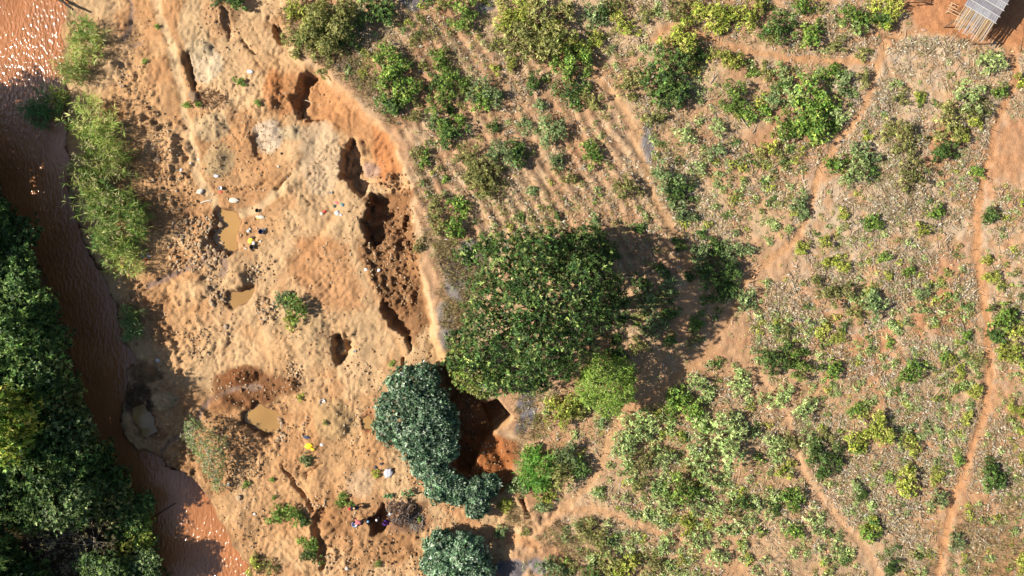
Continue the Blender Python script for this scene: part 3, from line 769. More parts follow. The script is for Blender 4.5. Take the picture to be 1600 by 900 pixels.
def crop_mesh(seed, cols, n, k, L, Wd):
    lb = [(0, 0, .22, .42, .42, .26), (.2, .1, .2, .25, .25, .2), (-.18, .14, .22, .24, .24, .2)]
    me = foliage_mesh('plant', seed, lb, int(n * .8), k, L, Wd, cols, (20, 85), low=-.1, lump=.4, cvar=.3, shell=.4)
    v, f, c = raw(me); mcache.clear()
    rng = np.random.default_rng(seed); cc = v[::4 * k]
    st = stalks(np.zeros(len(cc)), np.zeros(len(cc)), np.full(len(cc), -.03), np.linalg.norm(cc + [0, 0, .03], axis=1), np.full(len(cc), .008), np.arctan2(cc[:, 1], cc[:, 0]), np.arctan2(cc[:, 2] + .03, np.hypot(cc[:, 0], cc[:, 1])), np.tile(np.asarray(cols[0]) * .6, (len(cc), 1)))
    m = merge([(v, f, c), st]); bpy.data.meshes.remove(me)
    return np_mesh('plant', *m[:2], M_LEAF, m[2])
CROP = [(crop_mesh(700 + i, PC, 26, 6, .26, .085), 'grey-green') for i in range(5)] + [(crop_mesh(720 + i, PO, 22, 6, .26, .08), 'olive green') for i in range(3)] + \
       [(crop_mesh(740 + i, PY, 20, 6, .28, .09), 'yellow-green') for i in range(2)] + [(crop_mesh(760 + i, PG, 20, 6, .27, .10), 'bright green') for i in range(2)] + [(crop_mesh(770, PD, 24, 6, .24, .1), 'dark green')]
REG = [  # outline px, plants per m2, size range m, straw per m2, weights (grey, olive, yellow, green, dark)
    ([(560, 0), (1000, 0), (1060, 380), (690, 400), (640, 250), (600, 190), (540, 130)], 1.9, (.28, .85), 7, (.25, .4, .15, .12, .08)),
    ([(1000, 0), (1400, 0), (1370, 90), (1290, 240), (1260, 360), (1160, 430), (1090, 400), (1020, 280)], 1.7, (.3, 1.05), 14, (.5, .18, .12, .1, .1)),
    ([(1390, 60), (1560, 70), (1540, 200), (1520, 450), (1180, 440), (1280, 260)], .9, (.28, .8), 22, (.45, .3, .15, .05, .05)),
    ([(1180, 440), (1535, 440), (1540, 640), (1460, 900), (1380, 900), (1250, 700), (1170, 560)], 1.6, (.3, 1.0), 20, (.6, .15, .12, .06, .07)),
    ([(960, 610), (1150, 550), (1250, 690), (1300, 800), (1360, 910), (880, 910), (880, 810), (940, 720)], 2.0, (.4, 1.3), 9, (.72, .1, .07, .06, .05)),
    ([(1560, 290), (1620, 280), (1620, 920), (1470, 920), (1550, 640)], 1.1, (.3, .9), 15, (.4, .2, .25, .1, .05)),
    ([(820, 600), (960, 620), (930, 740), (860, 800), (830, 700)], .3, (.4, .9), 6, (.4, .3, .2, .1, 0)),
    ([(900, 360), (1080, 400), (1180, 470), (1060, 560), (950, 600), (900, 500)], 1.3, (.4, 1.1), 5, (.2, .2, 0, .2, .4)),
    ([(1570, 60), (1620, 60), (1620, 180), (1580, 180)], .4, (.5, 1.0), 14, (.5, .3, .1, .1, 0)),
]
def in_path(x, y, mrg):
    m = np.zeros(len(x), bool)
    for pts, w, c in PATHS_W[:9]:
        m |= dist_line(x, y, pts) < w * .5 + mrg
    for poly in ([(1405, -60), (1640, -60), (1640, 85), (1590, 75), (1555, 58), (1520, 64), (1470, 46), (1425, 36)], [(1548, 195), (1640, 195), (1640, 285), (1565, 288), (1545, 250)]):
        m |= sdf_poly(x, y, WP(poly)) > -.1
    m |= sdf_poly(x, y, mine_poly) > -1.0
    return m
sx = np.array([W(*t[:2])[0] for t in sh_list]); sy = np.array([W(*t[:2])[1] for t in sh_list]); sr = np.array([t[2] / PXM * .42 for t in sh_list])
plants = []
rg = np.random.default_rng(5)
OFF = {0: (0, 5), 1: (5, 3), 2: (8, 2), 3: (10, 2), 4: (12, 1)}
for poly, dens, (s0, s1), straw, wts in REG:
    P = WP(poly); lo, hi = P.min(0), P.max(0)
    n = int(dens * np.prod(hi - lo) * 1.25)
    x = rg.uniform(lo[0], hi[0], n); y = rg.uniform(lo[1], hi[1], n)
    ok = (sdf_poly(x, y, P) > 0) & ~in_path(x, y, .42)
    ok &= (sdf_poly(x, y, PLOUGH) < 0) | (np.sin(((x + y * .6) / 1.166 + fbm(x, y, 8, 9, 3) * 1.1) * 2 * math.pi / 1.18) > .1)
    ok &= fbm(x, y, 5.5, 611, 2) + fbm(x, y, 1.6, 612, 2) * .6 + rg.uniform(-.3, .3, n) > -.22
    x, y = x[ok], y[ok]
    d = np.sqrt((x[:, None] - sx) ** 2 + (y[:, None] - sy) ** 2) - sr
    ok = d.min(1) > .1; x, y = x[ok], y[ok]
    for a, b in zip(x, y):
        t = rg.choice(5, p=np.array(wts) / sum(wts)); o0, on = OFF[t]
        plants.append((s0 + (s1 - s0) * rg.random() ** 1.6, a, b, o0 + rg.integers(on)))
plants.sort(key=lambda p: -p[0])
z_rest = []
for i, (s_, x, y, ki) in enumerate(plants):
    z = zat(x, y); me, cn = CROP[ki]
    if abs(x) > 50 or abs(y) > 28.1 or i >= 320:
        z_rest.append((s_, x, y, z, ki)); continue
    lab = f'low {cn} crop plant near {landmark(x * PXM + 800, 450 - y * PXM)}'
    add('crop_plant', me, loc=(x, y, z - .02), rot=(0, 0, rg.random() * 6.28), sc=(s_, s_, s_ * .8), label=lab, cat='plant', group=lab)
# smaller plants and seedlings, one mass
def placed(me, s_, x, y, z, a, fr=1.0, bright=1.0):
    v, f, c = raw(me)
    if fr < 1:
        m = int(len(f) * fr); f = f[:m]; v = v[:m * 4]; c = c[:m * 4]
    ca, sa = math.cos(a), math.sin(a)
    q = np.stack([(v[:, 0] * ca - v[:, 1] * sa) * s_ + x, (v[:, 0] * sa + v[:, 1] * ca) * s_ + y, v[:, 2] * s_ * .8 + z], 1)
    return q, f, c * bright
parts = [placed(CROP[k][0], s_, x, y, z - .02, rg.random() * 6.28, .45 if s_ < .5 else .7 if s_ < .75 else 1, rg.uniform(.8, 1.2)) for s_, x, y, z, k in z_rest if abs(x) < 52 and abs(y) < 30]
n = 9000
x = rg.uniform(-15, 50.5, n); y = rg.uniform(-28.5, 28.5, n)
ok = ~in_path(x, y, .0) & (fbm(x, y, 4, 640, 3) + rg.uniform(-.3, .3, n) > -.05); x, y = x[ok], y[ok]
zz = zat_np(x, y)
for a, b, c in zip(x, y, zz):
    parts.append(placed(CROP[rg.choice(13, p=[.13] * 5 + [.06] * 3 + [.05] * 2 + [.02] * 2 + [.03])][0], rg.uniform(.24, .52), a, b, c, rg.random() * 6.28, .2, rg.uniform(.75, 1.2)))
v, f, c = merge(parts)
add('undergrowth', np_mesh('undergrowth', v, f, M_LEAF, c), label='small weeds and seedlings scattered through the stubble', cat='weeds', kind='stuff')

# ------------------------------------------------------------------ straw, stalks and dry litter
SX, SY, ST = [], [], []
for poly, dens, rng_, straw, wts in REG:
    P = WP(poly); lo, hi = P.min(0), P.max(0); n = int(straw * 1.7 * np.prod(hi - lo))
    x = rg.uniform(lo[0], hi[0], n); y = rg.uniform(lo[1], hi[1], n)
    ok = (sdf_poly(x, y, P) > -.3) & (fbm(x, y, 3.5, 651, 3) + fbm(x, y, .9, 652, 2) * .7 + rg.uniform(-.25, .25, n) > -.05)
    x, y = x[ok], y[ok]; ok = ~(in_path(x, y, .02)) | (rg.random(len(x)) < .03); SX.append(x[ok]); SY.append(y[ok])
SX = np.concatenate(SX); SY = np.concatenate(SY)
n = len(SX); ln = rg.uniform(.2, .75, n) * (1 + (rg.random(n) < .08) * .9)
pal = np.array([A(240, 220, 184, .58), A(226, 200, 156, .54), A(206, 176, 128, .52), A(228, 218, 196, .58), A(150, 126, 94), A(186, 172, 126, .52)])
sc_ = pal[rg.integers(0, 6, n)] * rg.uniform(.75, 1.15, (n, 1))
zz = zat_np(SX, SY)
tl = np.abs(rg.normal(size=n)) * .22
parts = [stalks(SX, SY, zz + .03 + rg.random(n) * .05, ln, rg.uniform(.013, .03, n), rg.random(n) * 6.28, tl, sc_)]
# curled dry leaves lying about
m = int(n * .5); pick = rg.choice(n, m, replace=False)
v, f, c = rosettes(rg, np.stack([SX[pick] + rg.normal(size=m) * .25, SY[pick] + rg.normal(size=m) * .25, zz[pick] + .06], 1), np.tile([0, 0, 1.0], (m, 1)), 2, .34, .075, (50, 95), pal[rg.integers(0, 6, m)], .15, .1, .2)
parts.append((v, f, c))
v, f, c = merge(parts)
add('crop_straw', np_mesh('crop_straw', v, f, M_STRAW, c), label='pale dry stalks and husks littering the field', cat='straw', kind='stuff')

# dry grass along the field margin
gx, gy = [], []
for poly, dens in [([(680, 380), (745, 370), (760, 450), (730, 520), (700, 560), (672, 470)], 26), ([(460, 90), (560, 80), (620, 190), (640, 230), (600, 190), (520, 115)], 16), ([(640, 230), (700, 330), (740, 380), (660, 390), (652, 310)], 9), ([(800, 620), (870, 610), (860, 680), (810, 690)], 14),
                   ([(790, 790), (840, 780), (830, 830), (790, 830)], 22), ([(870, 790), (930, 800), (960, 900), (850, 890), (840, 850)], 18), ([(650, 40), (780, 20), (720, 120), (640, 100)], 7), ([(800, 690), (815, 680), (820, 800), (805, 790)], 14), ([(1180, 600), (1230, 600), (1280, 700), (1230, 680)], 8), ([(1440, 820), (1600, 760), (1600, 900), (1440, 900)], 10), ([(430, 10), (455, 10), (470, 80), (450, 60)], 25)]:
    P = WP(poly); lo, hi = P.min(0), P.max(0); n = int(dens * np.prod(hi - lo))
    x = rg.uniform(lo[0], hi[0], n); y = rg.uniform(lo[1], hi[1], n); ok = (sdf_poly(x, y, P) > 0) & (fbm(x, y, 1.5, 671, 2) > -.15)
    for (pp, w_, _c) in PATHS_W[:9]: ok &= dist_line(x, y, pp) > w_ * .55
    gx.append(x[ok]); gy.append(y[ok])
gx = np.concatenate(gx); gy = np.concatenate(gy); n = len(gx); gz = zat_np(gx, gy)
gp = np.array([A(206, 178, 126), A(188, 156, 104), A(168, 146, 104), A(172, 162, 96), A(140, 112, 82)])
v, f, c = rosettes(rg, np.stack([gx, gy, gz], 1), np.tile([.12, 0, 1.0], (n, 1)), 7, .62, .035, (15, 75), gp[rg.integers(0, 5, n)], .15, .2, .05)
add('dry_grass', np_mesh('dry_grass', v, f, M_STRAW, c), label='tufts of dry yellow grass along the field margin', cat='grass', kind='stuff')

# ================================================================== trees
def tree(name, label, base, lobes_px, n, k, L, Wd, cols, seed, trunk_r, group=None, cat='tree', mat=None, bark=None, extra=0, **kw):
    """lobes_px: (u, v, radius px, height of lobe centre, vertical radius)"""
    bx, by, bz = on_ground(*base)
    lb = []
    for (u, v, r, hz, rz) in lobes_px:
        x, y = W(u, v, bz + hz); lb.append((x - bx, y - by, hz, r / PXM, r / PXM, rz))
    root = add(name, None, loc=(bx, by, bz), label=label, cat=cat, group=group)
    rng = np.random.default_rng(seed)
    v, f = limbs(rng, lb, max(l[2] for l in lb), trunk_r, extra=extra)
    add('trunk', np_mesh('trunk', v, f, bark or M_BARK, smooth=True), root)
    add('crown', foliage_mesh('crown', seed, lb, n, k, L, Wd, cols, mat=mat, **kw), root)
    return root
tree('shade_tree', 'wide-crowned dark green shade tree casting the longest shadow', (850, 490),
     [(795, 412, 41, 6.6, 2.0), (850, 405, 38, 8.9, 2.0), (770, 455, 36, 6.2, 1.8), (840, 470, 49, 9.9, 2.2), (905, 470, 41, 9.6, 2.0), (935, 485, 27, 8.1, 1.5), (780, 530, 44, 5.9, 1.9),
      (850, 540, 44, 9.0, 2.0), (745, 555, 28, 4.8, 1.5), (815, 580, 33, 5.2, 1.7), (895, 530, 33, 8.4, 1.7), (760, 500, 33, 6.3, 1.7), (920, 430, 30, 9.6, 1.7), (780, 595, 21, 4.2, 1.4)]
     + [(712, 530, 14, 4.2, .9), (728, 400, 16, 4.6, 1.0), (760, 385, 16, 5.0, 1.0), (966, 470, 15, 7.4, 1.1), (880, 575, 18, 4.6, 1.1), (845, 598, 15, 3.8, 1.0), (958, 440, 14, 7.6, 1.0), (820, 372, 15, 6.2, 1.0), (710, 565, 14, 3.4, .9)],
     4300, 8, .36, .12, PT, 21, .42, lump=.4, shell=.3, cvar=.45)
tree('understorey_tree', 'dark fine-leaved tree shaded behind the wide-crowned tree', (900, 410),
     [(880, 395, 34, 3.2, 1.8), (915, 385, 32, 3.0, 1.6), (930, 405, 26, 2.6, 1.4)], 900, 8, .34, .11, PD, 22, .18)
tree('shade_tree', 'light green low tree at the edge of the shade tree crown', (745, 585), [(735, 580, 30, 2.6, 1.5), (725, 560, 20, 2.2, 1.2), (760, 598, 24, 2.4, 1.3)], 700, 8, .34, .12, PO + PG, 23, .14)
# blue-green waxy trees of the hedge
wax = dict(mat=M_LEAFW, lump=.2, shell=.18, spread=(35, 88), up=.5, var=.25, cvar=.38)
tree('waxy_tree', 'largest blue-green waxy-leaved tree overhanging the dug pit', (660, 650),
     [(640, 605, 32, 2.44, 1.43), (625, 645, 35, 2.23, 1.43), (670, 640, 37, 2.54, 1.55), (655, 680, 39, 2.33, 1.43), (690, 665, 25, 2.23, 1.19), (665, 590, 21, 2.33, 1.07), (610, 670, 23, 1.91, 1.07)], 4400, 8, .29, .115, PK, 31, .3, **wax)
tree('waxy_tree', 'blue-green waxy tree in the middle of the curved hedge by the orange soil heap', (690, 735),
     [(670, 725, 27, 1.70, 1.07), (695, 700, 21, 1.91, 1.07), (690, 755, 27, 1.59, 1.07), (660, 700, 19, 1.70, 0.95)], 2100, 8, .28, .11, PK, 32, .2, **wax)
tree('waxy_tree', 'blue-green waxy tree at the path end of the curved hedge', (730, 785),
     [(712, 765, 22, 1.48, 0.95), (745, 770, 22, 1.48, 1.01), (745, 793, 16, 1.17, 0.77), (765, 758, 16, 1.27, 0.77)], 2000, 8, .28, .11, PK, 33, .18, **wax)
tree('waxy_tree', 'round blue-green waxy tree standing alone across the worn path', (715, 865),
     [(690, 855, 25, 1.44, 1.13), (725, 865, 30, 1.62, 1.25), (700, 895, 32, 1.53, 1.25), (745, 895, 25, 1.35, 1.07), (680, 880, 20, 1.26, 0.95)], 3500, 8, .29, .115, PK, 34, .26, **wax)
tree('feathery_tree', 'feathery light green tree with pale bare branches showing', (945, 592),
     [(944, 588, 31, 3.9, 1.5), (964, 608, 26, 3.6, 1.3), (924, 608, 24, 3.5, 1.2), (949, 623, 26, 3.2, 1.2), (969, 583, 22, 3.6, 1.2)], 2600, 8, .28, .055, [A(146, 170, 70, KF), A(122, 154, 60, KF), A(160, 176, 96, KF)], 35, .13, bark=M_PALEBARK, extra=5, lump=.3, spread=(10, 80))
tree('bushy_tree', 'bushy green tree at the head of the sand cutting', (515, 40), [(496, 22, 17, 2.2, 1.0), (530, 42, 18, 2.0, 1.0), (486, 52, 15, 1.8, .9), (542, 14, 15, 2.0, .9), (512, 68, 13, 1.6, .8)], 620, 8, .3, .085, PO, 36, .12)

# forest on the far bank of the river
FOREST = []
for i, cols in enumerate([PD + PT, PT + PB, PD, PO + PT, PY + PG]):
    rng = np.random.default_rng(800 + i)
    lb = [(0, 0, .62, .34, .34, .26)]
    for q in range(7):
        a = rng.random() * 6.28; r = rng.uniform(.16, .36)
        lb.append((math.cos(a) * r, math.sin(a) * r, rng.uniform(.34, .72), rng.uniform(.16, .27), rng.uniform(.16, .27), rng.uniform(.12, .22)))
    fm = foliage_mesh('crown', 820 + i, lb, 1500, 7, .056, .021, cols, lump=.42, low=-.5, shell=.35, cvar=.42)
    v, f = limbs(rng, lb, .8, .03, bend=.06)
    FOREST.append((fm, np_mesh('trunk', v, f, M_BARK, smooth=True)))
FL = ['dark green tree', 'blue-tinged green tree', 'dense dark evergreen tree', 'olive green tree', 'sunlit yellow-green tree']
WEST = [(20, 360, 95, 3.6, 0), (45, 420, 80, 3.4, 1), (15, 450, 110, 4.6, 2), (60, 500, 90, 4.2, 0), (20, 540, 110, 6, 2), (85, 560, 80, 5, 1), (40, 605, 120, 6, 0), (100, 620, 80, 4.5, 3), (25, 655, 84, 9, 4), (110, 680, 85, 5.5, 1), (60, 720, 110, 6.5, 0),
        (0, 730, 100, 6, 2), (0, 880, 60, 3, 3), (130, 735, 80, 5, 0), (115, 780, 90, 5, 1), (40, 780, 80, 5, 2), (170, 790, 70, 3.4, 3), (185, 820, 70, 2.6, 0), (205, 850, 56, 2.2, 4), (225, 890, 56, 2.0, 1), (160, 905, 80, 2.6, 2), (-20, 300, 100, 6, 1), (0, 330, 80, 4.5, 2),
        (-90, 210, 120, 8, 0), (-60, 260, 110, 8, 2), (-120, 150, 120, 9, 1), (-60, 380, 130, 6, 0), (-80, 480, 130, 6.5, 2), (-60, 600, 130, 8, 1), (-70, 760, 130, 8, 0), (-50, 880, 130, 7, 2), (10, 920, 110, 6, 0)]
spots = ['where the river widens', 'at the shaded river bend', 'opposite the mud spit', 'opposite the grey bush', 'by the sunlit river reach']
for i, (u, v, dia, h, ki) in enumerate(WEST):
    x, y = W(u, v, h * .6 - .5)
    # keep the foot on the far bank
    xb = np.interp(v, [p[1] for p in RIVER_W], [W(p[0], 0, -2.7)[0] for p in RIVER_W]) - .7
    x = min(x, xb); z = zat(x, y); d = dia / PXM * 1.25
    sp = spots[int(np.clip((v - 250) / 130, 0, 4))]
    size = 'tall' if h > 6 else 'medium-height' if h > 4 else 'low'
    edge = 'overhanging the far bank' if xb - x < 1.6 else 'behind the far bank' if xb - x < 5 else 'deep in the far wood'
    lab = f'{size} {FL[ki]} {edge} {sp}'
    root = add('bank_tree', None, loc=(x, y, z), rot=(0, 0, i * 1.9), sc=(d, d, h / .88), label=lab, cat='tree', group=lab)
    add('crown', FOREST[ki][0], root); add('trunk', FOREST[ki][1], root)

# ------------------------------------------------------------------ reeds and river bushes
def reed_mesh(seed, n, L, cols, spreadr, blades=9, wd=.06):
    rng = np.random.default_rng(seed)
    a = rng.random(n) * 6.28; r = np.sqrt(rng.random(n)) * spreadr
    h = rng.uniform(.35, 1.0, n) * L
    keep = fbm(np.cos(a) * r + seed * 3.7, np.sin(a) * r, 1.3, 911, 2) > -.16; a, r, h = a[keep], r[keep], h[keep]; n = len(a)
    lean = rng.normal(size=(n, 2)) * .22
    cols = np.array(cols); parts = []
    bx, by = np.cos(a) * r, np.sin(a) * r
    tops = np.stack([bx + lean[:, 0] * h + bx * .15, by + lean[:, 1] * h + by * .15, h], 1)
    base = np.stack([bx, by, np.zeros(n) - .1], 1)
    dv = tops - base; ln = np.linalg.norm(dv, axis=1)
    parts.append(stalks(base[:, 0], base[:, 1], base[:, 2], ln, np.full(n, .018), np.arctan2(dv[:, 1], dv[:, 0]), np.arcsin(dv[:, 2] / ln), cols[rng.integers(0, len(cols), n)] * .8))
    for fr in (.45, .7, .97):
        c = base + dv * fr
        parts.append(rosettes(rng, c, dv / ln[:, None] + rng.normal(size=(n, 3)) * .3, blades // 2 + (fr > .9) * 3, .85, wd, (15, 65), cols[rng.integers(0, len(cols), n)], .2, .35, .03))
    return parts
def reed_clump(u, v, dia, h, seed, label, cols=None, dens=9, plume=True, name='reed_clump'):
    cols = cols or [A(176, 184, 96, KF), A(150, 168, 78, KF), A(126, 154, 66, KF), A(196, 192, 120, KF)]
    x, y, z = on_ground(u, v, h * .5); z = max(z, -2.7)
    n = int(dens * (dia / PXM / 2) ** 2 * 3.14)
    ps = reed_mesh(seed, n, h, cols, dia / PXM / 2 * .8)
    root = add(name, None, loc=(x, y, z), label=label, cat='reeds')
    s_ = merge(ps[:1]); b = merge(ps[1:])
    add('stem', np_mesh('stem', s_[0], s_[1], M_LEAF, s_[2]), root)
    add('foliage', np_mesh('foliage', b[0], b[1], M_LEAF, b[2]), root)
    if plume:
        rng = np.random.default_rng(seed + 1); m = max(4, n // 9); a = rng.random(m) * 6.28; r = np.sqrt(rng.random(m)) * dia / PXM / 2 * .85
        c = np.stack([np.cos(a) * r, np.sin(a) * r, np.full(m, h * 1.02)], 1)
        p = rosettes(rng, c, np.tile([.3, .1, 1.0], (m, 1)), 7, .42, .06, (5, 40), np.tile(A(214, 196, 146), (m, 1)), .1, .3)
        add('plume', np_mesh('plume', *p[:2], M_STRAW, p[2]), root, kind='stuff')
    return root
reed_clump(150, 190, 80, 2.6, 41, 'upper part of the long reed bed with loose thin blades', dens=10)
reed_clump(160, 265, 100, 3.2, 42, 'tall pale reed bed between the shaded river and the cobbles', dens=13)
reed_clump(180, 345, 104, 3.2, 43, 'lower dense green end of the long reed bed', cols=[A(150, 168, 80, KF), A(120, 150, 62, KF), A(96, 136, 56, KF), A(180, 184, 110, KF)], dens=13)
reed_clump(195, 405, 62, 2.2, 44, 'ragged reed tip overhanging the mud ledge', dens=7)
reed_clump(130, 45, 44, 2.0, 45, 'green reed tuft under the leaning dead trunk', cols=[A(110, 146, 60, KF), A(140, 160, 76, KF)], dens=9, plume=False)
reed_clump(135, 72, 56, 2.2, 46, 'arching pale reed tuft beside the sunlit river', dens=8)
reed_clump(112, 105, 48, 2.0, 47, 'yellowish reed tuft at the edge of the sunlit water', dens=9)
reed_clump(205, 495, 34, 1.2, 48, 'low green reeds on the shaded mud ledge', cols=[A(110, 146, 84, KF), A(140, 160, 90, KF)], dens=10, plume=False)
reed_clump(208, 520, 24, 1.0, 49, 'small shaded reed tuft next to the mud ledge', cols=[A(120, 150, 90, KF), A(96, 136, 80, KF)], dens=10, plume=False)
reed_clump(70, 175, 70, 1.6, 50, 'dark reeds standing in the shaded river', cols=[A(90, 130, 70, KF), A(70, 110, 60, KF)], dens=5, plume=False)
reed_clump(92, 155, 34, 1.6, 51, 'broad-leaved yellow-green sprays leaning over the river', cols=[A(170, 182, 84, KF), A(140, 164, 70, KF)], dens=7, plume=False)
reed_clump(836, 735, 56, 2.0, 52, 'bright green cane clump beside the orange soil heap', cols=[A(118, 172, 66, KF), A(96, 154, 56, KF), A(140, 180, 84, KF)], dens=11, plume=False, name='cane_clump')
tree('grey_bush', 'grey-green weeping bush with bare grey twigs on the river bank', (330, 705),
     [(315, 688, 24, 2.0, 1.0), (332, 705, 24, 2.1, 1.0), (305, 672, 17, 1.6, .9), (336, 732, 19, 1.6, .9), (342, 757, 12, 1.1, .6)], 900, 7, .26, .05, [A(150, 162, 104, KF), A(128, 148, 84, KF), A(182, 178, 140, KF)], 37, .09, cat='bush', bark=M_PALEBARK, extra=3, lump=.3)
tree('dead_brush', 'tangled grey-brown dry brush on the wooded bank', (140, 850), [(110, 830, 34, 2.0, 1.0), (150, 845, 34, 1.8, .9), (70, 850, 30, 2.2, 1.0), (120, 880, 34, 1.8, .9)], 380, 6, .3, .04, [A(150, 132, 104, KF), A(170, 156, 110, KF), A(128, 120, 90, KF)], 38, .07, cat='bush', bark=M_PALEBARK, extra=14, lump=.3)

# ================================================================== stones and clods
def rock_mesh(name, seed, sub, flat=.7, jit=.22):
    rng = np.random.default_rng(seed)
    bm = bmesh.new(); bmesh.ops.create_icosphere(bm, subdivisions=sub, radius=.5)
    ax = rng.uniform(.75, 1.15, 3)
    for v in bm.verts:
        v.co = Vector((v.co.x * ax[0], v.co.y * ax[1], v.co.z * ax[2] * flat)) * (1 + rng.normal() * jit)
    me = bpy.data.meshes.new(name); bm.to_mesh(me); bm.free()
    return me
def tinted(me, cols, seed, mat):
    rng = np.random.default_rng(seed)
    at = me.attributes.new('tint', 'FLOAT_COLOR', 'POINT'); n = len(me.vertices)
    c = np.ones((n, 4), np.float32); c[:, :3] = cols * (1 + rng.normal(size=(n, 1)) * .06)
    at.data.foreach_set('color', c.ravel()); me.materials.append(mat); return me
STONES = [tinted(rock_mesh('stone', 60 + i, 2, .75, .07), A(*c), i, M_STONE) for i, c in enumerate([(214, 176, 134), (200, 160, 118), (190, 156, 120), (222, 190, 150), (180, 146, 112), (206, 180, 150)])]
CLODS = [tinted(rock_mesh('clod', 80 + i, 2, .8, .13), A(*c), i, M_STONE) for i, c in enumerate([(150, 104, 66), (132, 92, 58), (168, 120, 78), (118, 84, 56)])]
BIG = [(349, 380, 14, 'boulder tipped against the narrow brown puddle'), (351, 397, 12, 'second boulder at the corner of the narrow brown puddle'), (344, 351, 11, 'grey-brown boulder at the neck of the narrow brown puddle'), (336, 405, 7, 'round stone standing in the grey slurry run'),
       (302, 151, 17, 'pale smooth boulder with weeds at its foot'), (353, 511, 10, 'pale boulder at the end of the dark stone line'), (354, 521, 9, 'flat pale stone beside the boulder at the stone line'), (634, 782, 9, 'white boulder at the top of the debris heap'),
       (246, 248, 12, 'bluish grey block beside the reed bed'), (373, 778, 9, 'dark round stone beside the grey weeping bush'), (327, 395, 7, 'stone at the lip of the cobble heap'), (318, 402, 8, 'low stone at the foot of the cobble heap'), (307, 780, 6, 'stone lying in the shaded river')]
for i, (u, v, d, lab) in enumerate(BIG):
    x, y, z = on_ground(u, v, .2); z = max(z, -2.8); s_ = d / PXM
    add('boulder', STONES[i % 6], loc=(x, y, z + s_ * .22), rot=(.1, .2, i * 1.3), sc=(s_ * 1.1, s_ * .9, s_ * .9), label='tan ' + lab if i in (0, 1, 3, 10, 11) else lab, cat='boulder')
SREG = [([(266, 345), (335, 335), (344, 395), (305, 425), (258, 420)], 260, (2.6, 6.5), 0, 'in the tan cobble heap by the narrow puddle'), ([(322, 385), (350, 385), (352, 402), (325, 405)], 22, (4, 8), 0, 'piled beside the two puddle boulders'), ([(318, 405), (336, 408), (338, 425), (322, 424)], 12, (4, 8), 0, 'standing beside the slurry run'),
        ([(225, 190), (262, 182), (300, 330), (240, 330)], 110, (2.4, 5.5), 0, 'strewn beside the reed bed'), ([(396, 468), (425, 466), (434, 500), (405, 508)], 60, (3, 6.5), 0, 'heaped at the round bush'), ([(430, 655), (443, 655), (447, 690), (432, 692)], 26, (4, 8), 0, 'on the rim of the yellow-brown pool'),
        ([(340, 655), (395, 680), (415, 740), (370, 755), (345, 720)], 110, (2.2, 5), 0, 'in the shadow of the grey weeping bush'), ([(290, 520), (325, 512), (325, 560), (292, 560)], 50, (2.4, 5), 0, 'below the sandy river terrace'), ([(320, 420), (345, 430), (352, 480), (330, 480)], 40, (3, 7), 0, 'along the dark line of stones'),
        ([(455, 560), (475, 575), (470, 600), (440, 580)], 26, (2.5, 5), 0, 'beside the brown spoil ridge'), ([(170, 90), (230, 100), (240, 180), (190, 170)], 60, (2.2, 5), 0, 'above the reed bed'), ([(498, 862), (528, 860), (525, 885), (500, 885)], 30, (2.5, 6), 0, 'in the dry gully'), ([(480, 775), (515, 765), (515, 790), (485, 790)], 30, (2.4, 5), 0, 'at the head of the dry gully'),
        ([(445, 660), (480, 650), (480, 680), (450, 690)], 20, (3, 5), 0, 'scattered between the pool and the navy cloth'), ([(390, 410), (430, 405), (430, 440), (380, 440)], 36, (2.4, 5), 0, 'spread above the tan puddle'),
        ([(568, 388), (650, 378), (664, 475), (612, 480), (580, 445)], 130, (2.5, 6.5), 1, 'in the churned brown trench'), ([(600, 330), (648, 318), (652, 385), (590, 392)], 100, (2.5, 6.5), 1, 'along the brow of the deepest trench'), ([(585, 275), (640, 270), (645, 310), (600, 300)], 50, (2.5, 6), 1, 'between the two deep trenches'),
        ([(505, 835), (655, 835), (660, 890), (540, 890)], 60, (2.5, 5.5), 1, 'around the dug soil near the diggers'), ([(330, 590), (470, 590), (465, 625), (335, 625)], 30, (2.5, 5), 1, 'on the brown spoil ridge'), ([(700, 660), (800, 690), (800, 760), (720, 740)], 60, (2.5, 5), 1, 'on the orange soil heap'), ([(500, 490), (640, 570), (560, 590), (480, 560)], 40, (2.2, 4), 1, 'around the round hollow')]
allst = []
for poly, n, (a, b), kd, ph in SREG:
    P = WP(poly, -1.4); lo, hi = P.min(0), P.max(0); c = 0
    while c < n:
        x, y = rg.uniform(lo, hi)
        if sdf_poly(np.array([x]), np.array([y]), P)[0] > 0:
            allst.append((a + (b - a) * rg.random() ** 1.8, x, y, kd, ph)); c += 1
allst.sort(key=lambda t: -t[0])
cnt = [0, 0]; rest = []
for d, x, y, kd, ph in allst:
    s_ = d / PXM
    if cnt[kd] >= (300, 200)[kd]: rest.append((d, x, y, kd)); continue
    cnt[kd] += 1
    nm = ('stone', 'soil_clod')[kd]; lab = f'{("tan rounded stone", "brown lump of soil")[kd]} {ph}'
    add(nm, (STONES, CLODS)[kd][rg.integers((6, 4)[kd])], loc=(x, y, zat(x, y) + s_ * .12), rot=(rg.normal() * .3, rg.normal() * .3, rg.random() * 6.28), sc=(s_ * rg.uniform(.9, 1.3), s_, s_ * rg.uniform(.7, 1)), label=lab, cat=('stone', 'clod')[kd], group=lab)
